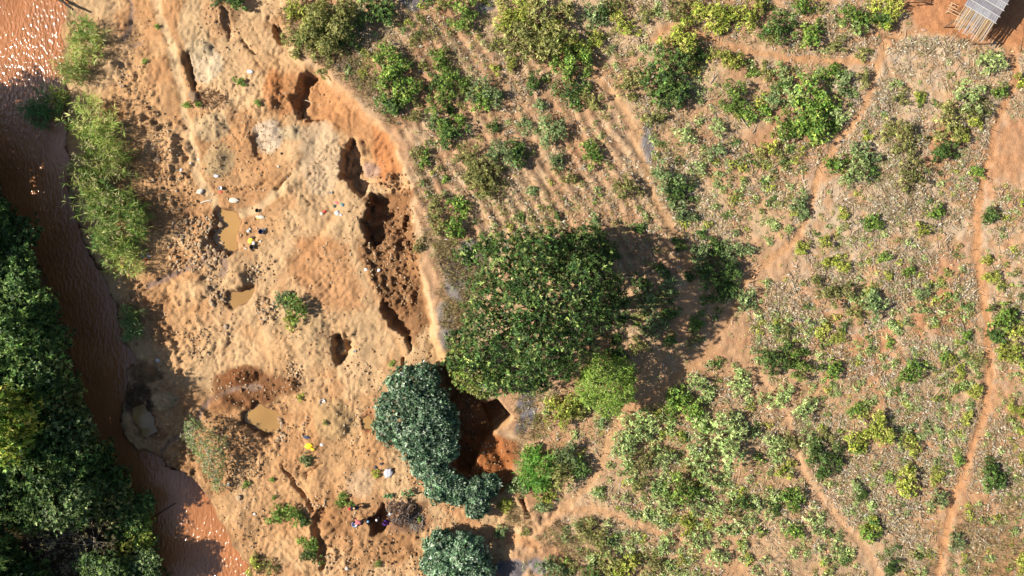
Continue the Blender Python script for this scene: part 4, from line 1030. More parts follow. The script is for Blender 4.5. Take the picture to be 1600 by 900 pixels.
# gravel too small to pick apart
me = rock_mesh('pebble', 99, 1, .75, .12)
pv = np.array([v.co[:] for v in me.vertices]); pf = np.array([p.vertices[:] for p in me.polygons]); bpy.data.meshes.remove(me)
n = 20000
px_ = rg.uniform(-38, 2, n); py_ = rg.uniform(-28.5, 28.5, n)
ok = (sdf_poly(px_, py_, mine_poly) > .2) & (sdf_poly(px_, py_, river_poly) < -.6) & (fbm(px_, py_, 3.2, 690, 3) + rg.uniform(-.25, .25, n) > .05)
for pp, w_, _c in PATHS_W[8:]: ok &= (dist_line(px_, py_, pp) > w_ * .5) | (rg.random(n) < .1)
px_, py_ = px_[ok], py_[ok]; ps = .05 + .17 * rg.random(len(px_)) ** 2.4; rc = [tuple(A(*c)) for c in ((224, 188, 144), (212, 168, 120), (200, 154, 108), (232, 206, 168), (190, 144, 100))]
px_ = np.concatenate([px_, [r_[1] for r_ in rest]]); py_ = np.concatenate([py_, [r_[2] for r_ in rest]]); ps = np.concatenate([ps, [r_[0] / PXM for r_ in rest]])
pz = zat_np(px_, py_); m = len(px_); ang = rg.random(m) * 6.28
ca, sa = np.cos(ang)[:, None], np.sin(ang)[:, None]
vx = (pv[None, :, 0] * ca - pv[None, :, 1] * sa) * ps[:, None] * 1.15 + px_[:, None]; vy = (pv[None, :, 0] * sa + pv[None, :, 1] * ca) * ps[:, None] + py_[:, None]
vz = pv[None, :, 2] * ps[:, None] + (pz + ps * .15)[:, None]
V_ = np.stack([vx, vy, vz], -1).reshape(-1, 3); F_ = (pf[None] + (np.arange(m) * len(pv))[:, None, None]).reshape(-1, 3)
Cc = np.repeat(np.array(rc)[rg.integers(0, 5, m)], len(pv), 0)
add('gravel', np_mesh('gravel', V_, F_, M_STONE, Cc), label='loose gravel and crumbs of soil over the diggings', cat='gravel', kind='stuff')

# ================================================================== sticks, logs, poles
def stick_mesh(name, pts, r0, r1, col, seg=6, seed=0):
    rad = np.linspace(r0, r1, len(pts)); v, f = tube(pts, rad, seg)
    rng = np.random.default_rng(seed)
    me = np_mesh(name, v, f, M_WOOD, np.tile(np.asarray(col), (len(v), 1)) * (1 + rng.normal(size=(len(v), 1)) * .08), True)
    return me
def pole_between(name, a, b, r0, r1, col, label, cat, za=.05, zb=.05):
    xa, ya, zA = on_ground(*a); xb, yb, zB = on_ground(*b)
    zA = max(zA, -2.75); zB = max(zB, -2.75)
    mid = ((xb - xa) * .5 + .06, (yb - ya) * .5 + .05, (zB + zb - zA - za) * .5 + .03)
    return add(name, stick_mesh(name, [(0, 0, 0), mid, (xb - xa, yb - ya, zB + zb - zA - za)], r0, r1, col), loc=(xa, ya, zA + za), label=label, cat=cat)
GREY = A(176, 168, 156); PALE = A(226, 208, 176, .55); DARK = A(92, 72, 56)
pole_between('log', (1248, 499), (1290, 512), .13, .08, A(110, 102, 98), 'fallen grey log lying in the stubble', 'log', .1, .08)
pole_between('pole', (466, 151), (488, 161), .04, .03, PALE, 'pale pole lying across the shaded sand cutting', 'pole', .1, .05)
pole_between('pole', (243, 806), (279, 783), .07, .05, DARK, 'dark pole floating in the shaded river', 'pole', .02, .05)
pole_between('tree_trunk', (84, -6), (122, 20), .2, .1, A(70, 60, 50), 'leaning dead trunk over the river edge', 'trunk', .3, 1.0)
pole_between('plank', (314, 317), (330, 313), .07, .06, A(236, 226, 208, .6), 'short white plank beside the pale paper scraps', 'plank', .06, .06)
pole_between('pole', (355, 425), (378, 408), .09, .07, A(222, 180, 128), 'sand-coloured pole half buried by the slurry run', 'pole', .03, .05)
pole_between('stick', (391, 389), (395, 393), .05, .04, A(50, 40, 38), 'short dark stick next to the grey bucket', 'stick', .08, .06)
pole_between('pole', (610, 105), (616, 112), .03, .02, GREY, 'grey bare twig in the green shrub beside the rim', 'twig', .9, .9)
SRAND = [([(1200, 300), (1520, 300), (1520, 520), (1250, 520)], 34), ([(1250, 520), (1500, 520), (1460, 860), (1330, 760)], 34), ([(1090, 120), (1350, 130), (1280, 250), (1120, 380)], 16), ([(1390, 80), (1530, 80), (1500, 280), (1350, 270)], 16), ([(690, 60), (980, 180), (1040, 380), (720, 330)], 12)]
twigs = []
for q in range(5):
    rng = np.random.default_rng(300 + q)
    pts = [np.array((0, 0, .05))]
    for _ in range(4): pts.append(pts[-1] + np.array((.27 + rng.normal() * .03, rng.normal() * .09, rng.normal() * .02)))
    a = tube(pts, np.linspace(.045, .02, 5), 5); b = tube([pts[2], pts[2] + np.array((.15, .2, .05)), pts[2] + np.array((.35, .34, .06))], [.025, .02, .012], 5)
    v, f, _ = merge([a, b]); cc = (GREY, PALE, A(190, 174, 150), A(150, 136, 122), PALE)[q]
    twigs.append(np_mesh('dry_stick', v, f, M_WOOD, np.tile(np.asarray(cc), (len(v), 1))))
for poly, n in SRAND:
    P = WP(poly); lo, hi = P.min(0), P.max(0); c = 0
    while c < n:
        x, y = rg.uniform(lo, hi)
        if sdf_poly(np.array([x]), np.array([y]), P)[0] > 0 and not in_path(np.array([x]), np.array([y]), 0)[0]:
            lab = f'dry forked stick lying near {landmark(x * PXM + 800, 450 - y * PXM)}'
            add('dry_stick', twigs[rg.integers(5)], loc=(x, y, zat(x, y) + .03), rot=(0, 0, rg.random() * 6.28), sc=rg.uniform(.6, 1.3), label=lab, cat='stick', group=lab); c += 1
def brush_pile(u, v, ru, rv, n, cols, label, seed, ln=.9, hgt=.35):
    x, y, z = on_ground(u, v); rng = np.random.default_rng(seed)
    a = rng.random(n) * 6.28; r = np.sqrt(rng.random(n))
    X0 = np.cos(a) * r * ru / PXM; Y0 = np.sin(a) * r * rv / PXM
    zz_ = zat_np(X0 + x, Y0 + y) - z + rng.random(n) * hgt * (1 - r)
    az = rng.random(n) * 6.28; L_ = ln * rng.uniform(.4, 1.1, n)
    X0 -= np.cos(az) * L_ / 2; Y0 -= np.sin(az) * L_ / 2
    v_, f_, c_ = stalks(X0, Y0, zz_ + .04, L_, rng.uniform(.02, .045, n), az, rng.normal(size=n) * .12, np.array(cols)[rng.integers(0, len(cols), n)])
    return add('brush_heap', np_mesh('brush_heap', v_, f_, M_WOOD, c_), loc=(x, y, z), label=label, cat='brush', kind='stuff')
brush_pile(330, 155, 26, 16, 90, [A(170, 120, 84), A(140, 92, 62), A(206, 170, 128)], 'heap of reddish roots and twigs by the pale boulder', 1, 1.2, .25)
brush_pile(628, 802, 26, 22, 420, [A(120, 92, 76), A(96, 72, 60), A(150, 124, 106), A(190, 176, 164)], 'dark heap of stalks and debris beside the diggers pit', 2, .5, .5)
brush_pile(650, 815, 14, 16, 90, [A(206, 196, 184), A(180, 166, 150)], 'pale twigs trailing from the debris heap', 3, .6, .2)
brush_pile(540, 100, 22, 12, 90, [A(190, 174, 150), A(160, 140, 116)], 'grey dry brush at the lip of the sand cutting', 4, .9, .3)
brush_pile(705, 415, 18, 18, 110, [A(120, 100, 82), A(84, 70, 60), A(176, 160, 136)], 'dark dry brush on the ash next to the shade tree', 5, .9, .5)

# ================================================================== litter, cloth and vessels
def bundle_mesh(name, seed, col, rough=.6, lump=.28):
    rng = np.random.default_rng(seed)
    bm = bmesh.new(); bmesh.ops.create_icosphere(bm, subdivisions=3, radius=.5)
    ph = rng.random(6) * 6.28; kk = rng.uniform(3, 8, 6)
    for v in bm.verts:
        c = v.co
        w = math.sin(c.x * kk[0] * 2 + ph[0]) * math.sin(c.y * kk[1] * 2 + ph[1]) + .6 * math.sin((c.x + c.y) * kk[2] * 2.5 + ph[2]) + .4 * math.sin((c.x - c.y) * kk[3] * 3 + ph[3])
        c.x *= 1 + lump * .5 * w; c.y *= 1 + lump * .5 * math.sin(w * 2 + ph[4]); c.z = max(c.z, -.3) * (.42 + lump * .35 * w)
    me = bpy.data.meshes.new(name); bm.to_mesh(me); bm.free()
    for p in me.polygons: p.use_smooth = True
    me.materials.append(flat_mat(name + '_fabric', col, rough, .3, .1, 14, .5)); return me
WHITE = lin((236, 232, 226)) * .7
LITTER = [  # u, v, length px, width px, colour, name, label, category
    (391, 112, 10, 6, WHITE, 'plastic_bag', 'white torn plastic bag beside the green sprig on the cutting slope', 'bag'), (283, 266, 6, 5, WHITE, 'plastic_bag', 'white bag on the stones with a black scrap', 'bag'), (285, 271, 5, 4, A(40, 38, 40), 'cloth', 'black scrap under the white bag on the stones', 'cloth'),
    (338, 275, 9, 5, WHITE, 'plastic_bag', 'white crumpled bag by the dark hollow of the grey spoil', 'bag'), (345, 300, 7, 4, lin((220, 90, 70)) * .7, 'cloth', 'red cloth just below the white ring', 'cloth'), (313, 299, 12, 9, A(236, 216, 196, .62), 'paper_scrap', 'pale paper scraps above the white plank', 'paper'),
    (366, 313, 16, 9, A(238, 222, 196, .62), 'paper_scrap', 'spread of cream scraps at the sandy path bend', 'paper'), (402, 329, 6, 5, A(52, 46, 46), 'basket', 'black basket above the cream cloth', 'basket'), (407, 339, 14, 6, A(240, 220, 194, .65), 'cloth', 'cream cloth laid out below the black basket', 'cloth'), (403, 341, 5, 4, lin((226, 180, 70)) * .7, 'cloth', 'small orange cloth against the cream cloth', 'cloth'),
    (408, 362, 8, 4, lin((40, 62, 110)) * .7, 'pot', 'dark blue pot near a white cup', 'pot'), (413, 358, 4, 4, WHITE, 'cup', 'white cup beside the dark blue pot', 'cup'), (388, 361, 5, 4, WHITE, 'plastic_bag', 'white scrap above the yellow cloth bundle', 'bag'), (391, 358, 4, 3, A(226, 226, 216, .65), 'plastic_bag', 'greyish scrap above the yellow cloth bundle', 'bag'),
    (392, 376, 10, 8, lin((246, 205, 66)) * .8, 'cloth_bundle', 'yellow cloth bundle with white cloth beside the narrow puddle', 'cloth'), (397, 380, 5, 6, WHITE, 'cloth', 'white cloth lying on the yellow bundle', 'cloth'), (395, 371, 8, 3, A(70, 62, 56), 'cloth', 'dark wrap along the top of the yellow bundle', 'cloth'), (407, 377, 3, 3, WHITE, 'paper_scrap', 'white scrap right of the yellow bundle', 'paper'), (384, 388, 4, 2, WHITE, 'paper_scrap', 'white scrap near the short dark stick', 'paper'),
    (483, 697, 13, 9, lin((250, 205, 40)) * .8, 'cloth_bundle', 'bright yellow jacket dropped above the round grey-green bush', 'jacket'), (479, 683, 11, 5, lin((64, 78, 104)) * .7, 'cloth', 'navy cloth lying by the bright yellow jacket', 'cloth'), (503, 695, 6, 5, WHITE, 'plastic_bag', 'white bag on bare soil beside the bright yellow jacket', 'bag'), (489, 702, 6, 4, lin((250, 205, 40)) * .8, 'cloth', 'yellow sleeve piece lying off the jacket', 'cloth'),
    (526, 317, 8, 5, lin((232, 130, 120)) * .75, 'cloth', 'pink cloth beside the teal cloth above the trench', 'cloth'), (523, 322, 6, 5, A(90, 110, 96), 'cloth', 'grey-green cloth touching the pink cloth', 'cloth'), (535, 320, 6, 5, lin((100, 140, 150)) * .7, 'cloth', 'teal cloth beside the pink cloth', 'cloth'), (527, 333, 8, 9, A(214, 214, 212, .6), 'plastic_bag', 'grey-white bag scraps below the teal cloth', 'bag'), (533, 336, 4, 4, WHITE, 'plastic_bag', 'tiny white bag next to the grey-white scraps', 'bag'),
    (507, 331, 6, 5, lin((214, 70, 56)) * .75, 'cloth', 'red cloth with cream paper on the trench slope', 'cloth'), (503, 334, 6, 6, A(238, 214, 190, .6), 'paper_scrap', 'cream paper beside the red cloth on the slope', 'paper'), (517, 301, 4, 4, WHITE, 'cup', 'white cup on the smooth pale sand', 'cup'), (607, 739, 16, 13, A(216, 214, 218, .6), 'rag_heap', 'grey-white heap of rags at the worn path edge', 'rags'), (596, 725, 6, 4, A(84, 78, 84), 'cloth', 'dark grey cloth near the heap of rags', 'cloth'), (587, 730, 4, 6, lin((60, 66, 86)) * .7, 'cloth', 'dark blue cloth by the weeds near the rags', 'cloth'),
    (223, 400, 6, 5, lin((60, 110, 180)) * .75, 'plastic_bag', 'blue plastic scrap under the reed tip', 'bag'), (233, 400, 7, 4, A(206, 206, 214, .6), 'plastic_bag', 'pale grey plastic scrap under the reed tip', 'bag'), (193, 417, 6, 6, lin((226, 190, 50)) * .75, 'plastic_bag', 'yellow plastic scrap on the ragged reed tip edge', 'bag'), (229, 406, 5, 4, lin((200, 90, 60)) * .7, 'plastic_bag', 'orange-red plastic scrap under the reed tip', 'bag'),
    (247, 563, 7, 6, A(226, 222, 226, .62), 'plastic_bag', 'white bag in the shade on the mud bank', 'bag'), (1094, 703, 7, 9, WHITE, 'plastic_bag', 'white plastic bag lying in the grey-green crop', 'bag'), (572, 421, 6, 5, WHITE, 'plastic_bag', 'white bag at the top of the churned brown trench', 'bag'), (592, 422, 6, 5, WHITE, 'plastic_bag', 'white bag with a pale strip in the churned trench', 'bag'), (610, 803, 5, 5, WHITE, 'plastic_bag', 'white scrap on the dark debris heap', 'bag'),
    (440, 240, 4, 4, A(30, 28, 28), 'cloth', 'black scrap next to the pale spoil cone', 'cloth'), (298, 255, 3, 3, WHITE, 'paper_scrap', 'white scrap on the sandy path', 'paper'), (310, 249, 4, 3, WHITE, 'paper_scrap', 'white scrap beside the grey spoil', 'paper'), (435, 260, 3, 3, WHITE, 'paper_scrap', 'white scrap by the dark green weeds', 'paper'), (449, 277, 3, 3, WHITE, 'paper_scrap', 'white scrap on the dark crack edge', 'paper'), (554, 549, 4, 4, WHITE, 'cup', 'white cup at the rim of the round hollow', 'cup'),
    (1443, 47, 10, 5, A(226, 178, 146), 'brick_slab', 'pinkish flat slab lying on the hut path', 'slab'), (398, 803, 4, 4, WHITE, 'paper_scrap', 'white scrap on the sand beside the river bend', 'paper'), (463, 807, 4, 4, WHITE, 'paper_scrap', 'white scrap at the green gully weeds', 'paper'), (357, 757, 5, 5, WHITE, 'paper_scrap', 'white scrap beside the grey weeping bush', 'paper'), (542, 888, 6, 6, A(222, 206, 190, .6), 'paper_scrap', 'cream scrap near the gully end', 'paper'),
    (1535, 34, 6, 5, lin((60, 150, 70)) * .6, 'bucket', 'green bucket in the shade beside the hut', 'bucket')]
LITTER = [t for t in LITTER if t[5] not in ('cup', 'bucket', 'basket', 'pot')] + [t for t in LITTER if t[5] in ('cup', 'bucket', 'basket', 'pot')]
def vessel(name, label, cat, u, v, dia, h, col, flare=1.15, z_add=0):
    x, y, z = on_ground(u, v, h * .5)
    prof = [(.38, 0), (.42, .25 * h / dia), (.5 * flare * .95, h / dia), (.5 * flare, h / dia), (.46 * flare * .95, h / dia - .02), (.38, .25 * h / dia), (.34, .06)]
    bm = bmesh.new(); seg = 16; rings = []
    for r, zz_ in prof:
        rings.append([bm.verts.new((r * dia * math.cos(2 * math.pi * q / seg), r * dia * math.sin(2 * math.pi * q / seg), zz_ * dia)) for q in range(seg)])
    for a, b in zip(rings[:-1], rings[1:]):
        for q in range(seg): bm.faces.new((a[q], a[(q + 1) % seg], b[(q + 1) % seg], b[q]))
    bm.faces.new(rings[-1]); bm.faces.new(rings[0][::-1])
    me = bpy.data.meshes.new(name); bm.to_mesh(me); bm.free()
    for p in me.polygons: p.use_smooth = True
    me.materials.append(flat_mat(name + '_plastic', col, .45, .5, .06, 10, 0))
    return add(name, me, loc=(x, y, z), label=label, cat=cat)
for i, (u, v, a, b, col, nm, lab, cat) in enumerate(LITTER):
    if nm in ('cup', 'bucket', 'basket', 'pot'):
        vessel(nm, lab, cat, u, v, max(a, b) / PXM * .9, max(a, b) / PXM * .6, col); continue
    x, y, z = on_ground(u, v)
    if lab.startswith('white cloth lying on'): z += .12
    me = bundle_mesh(nm, 400 + i, col)
    add(nm, me, loc=(x, y, z + .06), rot=(0, 0, [0, .5, -.4, .9][i % 4] if a < 1.5 * b else -.15), sc=(a / PXM, b / PXM, min(a, b) / PXM * .9), label=lab, cat=cat)
vessel('basin', 'round white basin alone on bare soil', 'basin', 504, 628, .55, .18, WHITE, 1.1)
vessel('basin', 'white ring-shaped bowl above the red cloth', 'basin', 344, 294, .36, .14, WHITE, 1.1)
vessel('bucket', 'grey bucket touching the yellow cloth bundle', 'bucket', 394, 386, .42, .35, A(110, 100, 94))

# prickly pear pads beside the diggers pit
def pad_plant(u, v, dia, n, seed, label):
    x, y, z = on_ground(u, v, .3); rng = np.random.default_rng(seed)
    root = add('cactus', None, loc=(x, y, z), label=label, cat='cactus')
    me = rock_mesh('pad', seed, 2, 1.0, .03)
    tinted(me, np.mean(PK, 0) * np.array((1.0, 1.15, .75)), seed, M_LEAFW)
    for i in range(n):
        a = rng.random() * 6.28; r = math.sqrt(rng.random()) * dia / PXM / 2 * .85
        add('pad', me, root, loc=(math.cos(a) * r * 1.2, math.sin(a) * r * .8, .12 + rng.random() * .35), rot=(rng.normal() * .6, rng.normal() * .6, rng.random() * 6.28), sc=(rng.uniform(.22, .34), rng.uniform(.18, .26), .09))
pad_plant(607, 776, 15, 22, 71, 'fleshy green cactus on the near side of the debris heap notch')
pad_plant(637, 771, 20, 26, 72, 'longer fleshy green cactus beside the white boulder')

# ================================================================== hut and yard furniture
def box_part(name, parent, x0, x1, y0, y1, z0, z1, mat, tilt=None):
    bm = bmesh.new(); bmesh.ops.create_cube(bm, size=1.0)
    for v in bm.verts:
        v.co = Vector(((x0 + x1) / 2 + v.co.x * (x1 - x0), (y0 + y1) / 2 + v.co.y * (y1 - y0), (z0 + z1) / 2 + v.co.z * (z1 - z0)))
        if tilt: v.co.z += tilt * (v.co.y - tilt_ref)
    bmesh.ops.bevel(bm, geom=bm.edges[:], offset=.008, segments=1)
    me = bpy.data.meshes.new(name); bm.to_mesh(me); bm.free(); me.materials.append(mat)
    return add(name, me, parent)
hx, hy = W(1507, 9, 2.5)
hut = add('hut', None, loc=(hx, hy, zat(hx, hy)), rot=(0, 0, -R(31)), label='small hut with grey board roof and ragged pole awning', cat='hut')
M_MUD = flat_mat('mud_wall', A(178, 122, 82), .95, .1, .15, 5, .5)
M_BOARD = [flat_mat('roof_board', A(*c), .75, .3, .22, 6, .35) for c in ((178, 172, 174), (166, 160, 164), (190, 186, 186), (158, 150, 152))]
tilt_ref = 0.0
HWD = 3.35
for k in range(8):      # overlapping roof courses, each of a few boards
    for q in range(4):
        x0 = -.05 + q * HWD / 4 + .01; x1 = x0 + HWD / 4 - .02 + random.uniform(-.01, .01)
        y0 = k * .68 + random.uniform(-.02, .02)
        bm = bmesh.new()
        nseg = 7; top = []; bot = []
        for yy, zz_ in ((y0, 2.52 + k * .035 + .045), (y0 + .8, 2.52 + k * .035 + .012)):
            row = [bm.verts.new((x0 + (x1 - x0) * e / nseg, yy, zz_ + (.018 if e % 2 else 0) + q * .004)) for e in range(nseg + 1)]
            top.append(row); bot.append([bm.verts.new((w_.co.x, w_.co.y, w_.co.z - .02)) for w_ in row])
        for e in range(nseg):
            bm.faces.new((top[0][e], top[0][e + 1], top[1][e + 1], top[1][e])); bm.faces.new((bot[0][e], bot[1][e], bot[1][e + 1], bot[0][e + 1]))
            bm.faces.new((top[0][e], bot[0][e], bot[0][e + 1], top[0][e + 1])); bm.faces.new((top[1][e], top[1][e + 1], bot[1][e + 1], bot[1][e]))
        bm.faces.new((top[0][0], top[1][0], bot[1][0], bot[0][0])); bm.faces.new((top[0][-1], bot[0][-1], bot[1][-1], top[1][-1]))
        me = bpy.data.meshes.new('roof_board'); bm.to_mesh(me); bm.free(); me.materials.append(M_BOARD[(k * 3 + q * 5 + q * q) % 4]); add('roof_board', me, hut)
    b_ = stick_mesh('roof_batten', [(-.08, k * .68 + .03, 2.60 + k * .035), (HWD + .06, k * .68 + .03, 2.61 + k * .035)], .03, .028, A(226, 222, 216, .6), 5, k)
    add('roof_batten', b_, hut)
for k in range(30):
    x_ = .02 + k * (HWD - .1) / 29 + random.uniform(-.03, .03)
    y1 = -1.75 - random.random() * .55 + (.35 if k < 4 else 0)
    c_ = random.choice([A(220, 190, 150, .56), A(206, 172, 128), A(226, 206, 176, .58), A(188, 158, 124), A(200, 192, 184, .55)])
    add('awning_pole', stick_mesh('awning_pole', [(x_, .35, 2.44), (x_ + random.uniform(-.04, .04), -.8, 2.30), (x_ + random.uniform(-.08, .08), y1, 2.14)], .046, .034, c_, 5, k), hut)
for yy, zz_ in ((-.5, 2.26), (-1.5, 2.11)):
    add('cross_beam', stick_mesh('cross_beam', [(-.15, yy, zz_), (HWD + .1, yy, zz_)], .05, .05, A(150, 124, 96), 6), hut)
for x_, yy in ((.05, -1.5), (HWD - .08, -1.5)):
    add('post', stick_mesh('post', [(x_, yy, -.2), (x_, yy, 2.08)], .07, .06, A(140, 116, 92), 7), hut)
box_part('wall', hut, .1, .22, .35, 5.1, -.2, 2.38, M_MUD); box_part('wall', hut, HWD - .22, HWD - .1, .35, 5.1, -.2, 2.38, M_MUD)
box_part('wall', hut, .23, 1.2, .36, .48, -.2, 2.36, M_MUD); box_part('wall', hut, 2.1, HWD - .23, .36, .48, -.2, 2.36, M_MUD); box_part('wall', hut, .23, HWD - .23, 4.98, 5.09, -.2, 2.38, M_MUD)
box_part('door', hut, 1.21, 2.09, .40, .45, -.02, 1.95, flat_mat('door_wood', A(110, 86, 66), .9, .1, .2, 8, .4))
def pole_frame(name, u, v, w, d, h, n, rot, label, cat, col):
    x, y, z = on_ground(u, v, h)
    root = add(name, None, loc=(x, y, z), rot=(0, 0, rot), label=label, cat=cat)
    for sx_ in (-1, 1):
        for sy_ in (-1, 1):
            add('leg', stick_mesh('leg', [(sx_ * w * .45, sy_ * d * .42, -.15), (sx_ * w * .45, sy_ * d * .42, h)], .05, .045, col, 6), root)
        add('rail', stick_mesh('rail', [(sx_ * w * .45, -d * .52, h + .03), (sx_ * w * .45, d * .52, h + .03)], .045, .04, col, 6), root)
    for k in range(n):
        yy = -d * .45 + d * .9 * k / (n - 1)
        add('slat', stick_mesh('slat', [(-w * .55 + random.uniform(-.1, .1), yy, h + .1), (w * .55 + random.uniform(-.1, .1), yy + random.uniform(-.08, .08), h + .1)], .05, .04, col, 6, k), root)
    return root
pole_frame('drying_rack', 1494, 17, 1.5, 1.0, .55, 4, -R(28), 'low pale pole rack standing against the hut awning', 'rack', A(224, 190, 150, .55))
pole_frame('pole_table', 1434, -6, 1.1, 1.0, 1.0, 8, -R(14), 'pole table casting a dark shadow on the yard', 'table', A(150, 112, 80))

# ================================================================== people
def skin_mesh(name, verts, edges, rad, mat, sub=2):
    bm = bmesh.new(); lay = bm.verts.layers.skin.verify(); vs = []
    for i, (p, r) in enumerate(zip(verts, rad)):
        v = bm.verts.new(p); v[lay].radius = (r, r) if np.isscalar(r) else r; v[lay].use_root = (i == 0); vs.append(v)
    for a, b in edges: bm.edges.new((vs[a], vs[b]))
    me = bpy.data.meshes.new(name); bm.to_mesh(me); bm.free()
    o = bpy.data.objects.new(name, me); COL.objects.link(o)
    m = o.modifiers.new('skin', 'SKIN'); m.use_smooth_shade = True
    s_ = o.modifiers.new('sub', 'SUBSURF'); s_.levels = sub; s_.render_levels = sub
    dg = bpy.context.evaluated_depsgraph_get()
    res = bpy.data.meshes.new_from_object(o.evaluated_get(dg))
    bpy.data.objects.remove(o); bpy.data.meshes.remove(me)
    res.materials.clear(); res.materials.append(mat); res.name = name
    return res
M_SKIN = flat_mat('skin', lin((92, 62, 46)), .5, .4, .05, 8, 0)
POSES = {   # x forward, y left, z up
    'bend': dict(pel=(-.12, 0, .86), chest=(.28, 0, 1.02), neck=(.44, 0, 1.02), head=(.57, 0, .98), kn=(-.12, .13, .46), an=(-.32, .14, .08), sh=(.36, .19, 1.0), el=(.42, .24, .72), ha=(.52, .12, .48)),
    'stand': dict(pel=(0, 0, .92), chest=(.06, 0, 1.3), neck=(.08, 0, 1.47), head=(.13, 0, 1.6), kn=(.05, .11, .48), an=(0, .12, .08), sh=(.06, .2, 1.4), el=(.08, .27, 1.12), ha=(.25, .2, .95)),
    'crouch': dict(pel=(-.2, 0, .36), chest=(.12, 0, .66), neck=(.26, 0, .8), head=(.35, 0, .88), kn=(.25, .2, .48), an=(-.02, .18, .08), sh=(.18, .19, .75), el=(.36, .24, .5), ha=(.5, .1, .3))}
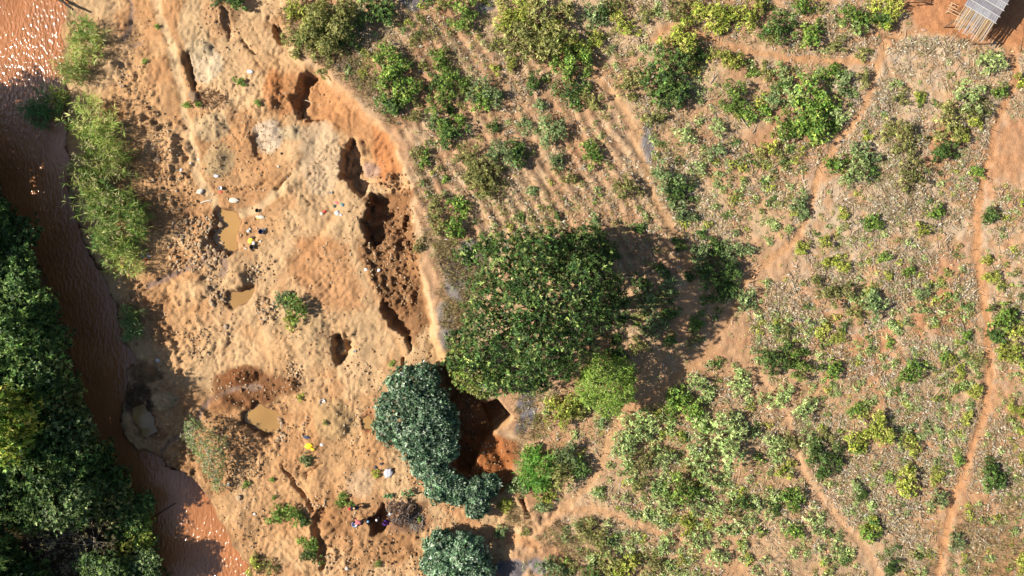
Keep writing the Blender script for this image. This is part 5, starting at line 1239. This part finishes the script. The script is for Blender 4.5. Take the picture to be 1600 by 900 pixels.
def person(u, v, face, pose, label, top, bottom, headc, zoff=0, patch=None):
    p = POSES[pose]; h0 = p['chest'][2]
    x, y, z = on_ground(u, v, h0)
    root = add('person', None, loc=(x, y, z + zoff), rot=(0, 0, face), label=label, cat='person')
    V3 = lambda t, s_: (t[0], t[1] * s_, t[2])
    vs = [p['pel'], tuple(np.add(p['pel'], p['chest']) / 2), p['chest'], p['neck'], tuple(np.array(p['head']) - np.array((0, 0, .02))), tuple(np.array(p['head']) + np.array((.02, 0, .09)))]
    rd = [(.15, .12), (.13, .10), (.15, .11), .055, .095, .07]; ed = [(0, 1), (1, 2), (2, 3), (3, 4), (4, 5)]
    for s_ in (1, -1):
        b = len(vs)
        vs += [V3(p['sh'], s_), V3(p['el'], s_), V3(p['ha'], s_)]; rd += [.06, .045, .035]; ed += [(2, b), (b, b + 1), (b + 1, b + 2)]
        hip = (p['pel'][0], .1 * s_, p['pel'][2] - .06); c = len(vs)
        vs += [hip, V3(p['kn'], s_), V3(p['an'], s_), (p['an'][0] + .17, p['an'][1] * s_, .04)]; rd += [.095, .065, .045, .035]; ed += [(0, c), (c, c + 1), (c + 1, c + 2), (c + 2, c + 3)]
    body = skin_mesh('body', vs, ed, rd, M_SKIN)
    # five tapered fingers on each hand, rooted in the palm
    bm = bmesh.new(); bm.from_mesh(body)
    for s_ in (1, -1):
        ha = np.array(V3(p['ha'], s_)); fd = unit((ha - np.array(V3(p['el'], s_)))[None])[0]; sd = unit(np.cross(fd, (0, 0, 1.0))[None])[0]
        for q in range(5):
            o = ha + sd * (.012 * (q - 2)) if q < 4 else ha + sd * .03 - fd * .02
            d2 = fd * (.075 if q < 4 else .04) + (sd * .03 if q == 4 else 0)
            v_, f_ = tube([o, o + d2 * .6, o + d2 + np.array((.01, 0, -.015))], [.010, .009, .007], 5)
            n0 = [bm.verts.new(t) for t in v_]
            for t in f_: bm.faces.new([n0[e] for e in t])
    bm.to_mesh(body); bm.free()
    add('body', body, root)
    tm = flat_mat('shirt', top, .85, .15, .08, 12, .3); bmv = flat_mat('trousers', bottom, .85, .15, .08, 12, .3)
    sv = [vs[0], vs[1], vs[2], tuple(np.array(vs[2]) * .45 + np.array(vs[3]) * .55)]; sr_ = [(.185, .145), (.165, .13), (.18, .14), .075]; se = [(0, 1), (1, 2), (2, 3)]
    for s_ in (1, -1):
        b = len(sv); e1_ = np.array(V3(p['sh'], s_)); e2_ = np.array(V3(p['el'], s_))
        sv += [tuple(e1_), tuple(e1_ * .15 + e2_ * .85)]; sr_ += [.085, .07]; se += [(2, b), (b, b + 1)]
    add('shirt', skin_mesh('shirt', sv, se, sr_, tm), root)
    pv_ = [(p['pel'][0], 0, p['pel'][2] - .01)]; pr_ = [(.18, .15)]; pe_ = []
    for s_ in (1, -1):
        b = len(pv_); kn = np.array(V3(p['kn'], s_)); an = np.array(V3(p['an'], s_))
        pv_ += [(p['pel'][0], .1 * s_, p['pel'][2] - .06), tuple(kn), tuple(kn * .25 + an * .75)]; pr_ += [.125, .092, .075]; pe_ += [(0, b), (b, b + 1), (b + 1, b + 2)]
    add('trousers', skin_mesh('trousers', pv_, pe_, pr_, bmv), root)
    bm = bmesh.new(); bmesh.ops.create_icosphere(bm, subdivisions=2, radius=.135)
    hp = np.array(p['head'])
    for w_ in bm.verts:
        w_.co = Vector((w_.co.x * 1.05 + hp[0] - .02, w_.co.y * .95 + hp[1], max(w_.co.z, -.02) * 1.0 + hp[2] + .06))
    me = bpy.data.meshes.new('headwear'); bm.to_mesh(me); bm.free()
    for q in me.polygons: q.use_smooth = True
    me.materials.append(flat_mat('headwear', headc, .8, .2, .05, 10, .2)); add('headwear', me, root)
    if patch is not None:
        bm = bmesh.new(); bmesh.ops.create_icosphere(bm, subdivisions=2, radius=.11)
        for w_ in bm.verts: w_.co = Vector((w_.co.x + .1, w_.co.y, w_.co.z * .5 + 1.08))
        me = bpy.data.meshes.new('back_patch'); bm.to_mesh(me); bm.free(); me.materials.append(flat_mat('patch', patch, .85, .2)); add('back_patch', me, root)
    return root
BLK = lin((40, 38, 46))
pA = person(555, 794, math.pi + .12, 'bend', 'person in black bending with red headscarf and pale patch on the back', BLK, lin((46, 42, 50)), lin((205, 40, 66)), patch=lin((224, 180, 124)) * .8)
person(562, 817, math.pi - .15, 'bend', 'person in pink top bending over a pale blue basin', lin((236, 130, 130)) * .8, BLK, lin((50, 36, 34)))
person(573, 816, 0.2, 'stand', 'person in dark clothes with light blue cap at the lip of the digging', BLK, BLK, lin((130, 170, 200)) * .8)
person(591, 812, 2.6, 'stand', 'person with white cap working down in the dark pit', lin((70, 60, 60)), BLK, WHITE)
person(605, 818, 2.9, 'crouch', 'person in purple crouching at the pit edge by the debris heap', lin((80, 44, 130)) * .9, lin((70, 40, 110)), lin((60, 36, 96)))
vessel('basin', 'pale blue basin in front of the person in pink', 'basin', 554, 819, .5, .22, lin((190, 206, 236)) * .8)
hoe = add('hoe', None, loc=on_ground(553, 806), rot=(0, 0, 1.2), label='pale-handled hoe held by the person in black', cat='hoe')
add('handle', stick_mesh('handle', [(-.15, 0, .02), (.5, 0, .3), (.85, .05, .62)], .03, .026, PALE, 6), hoe)
box_part('blade', hoe, -.24, -.06, -.1, .1, -.02, .03, flat_mat('hoe_metal', lin((150, 146, 140)) * .8, .5, .5))
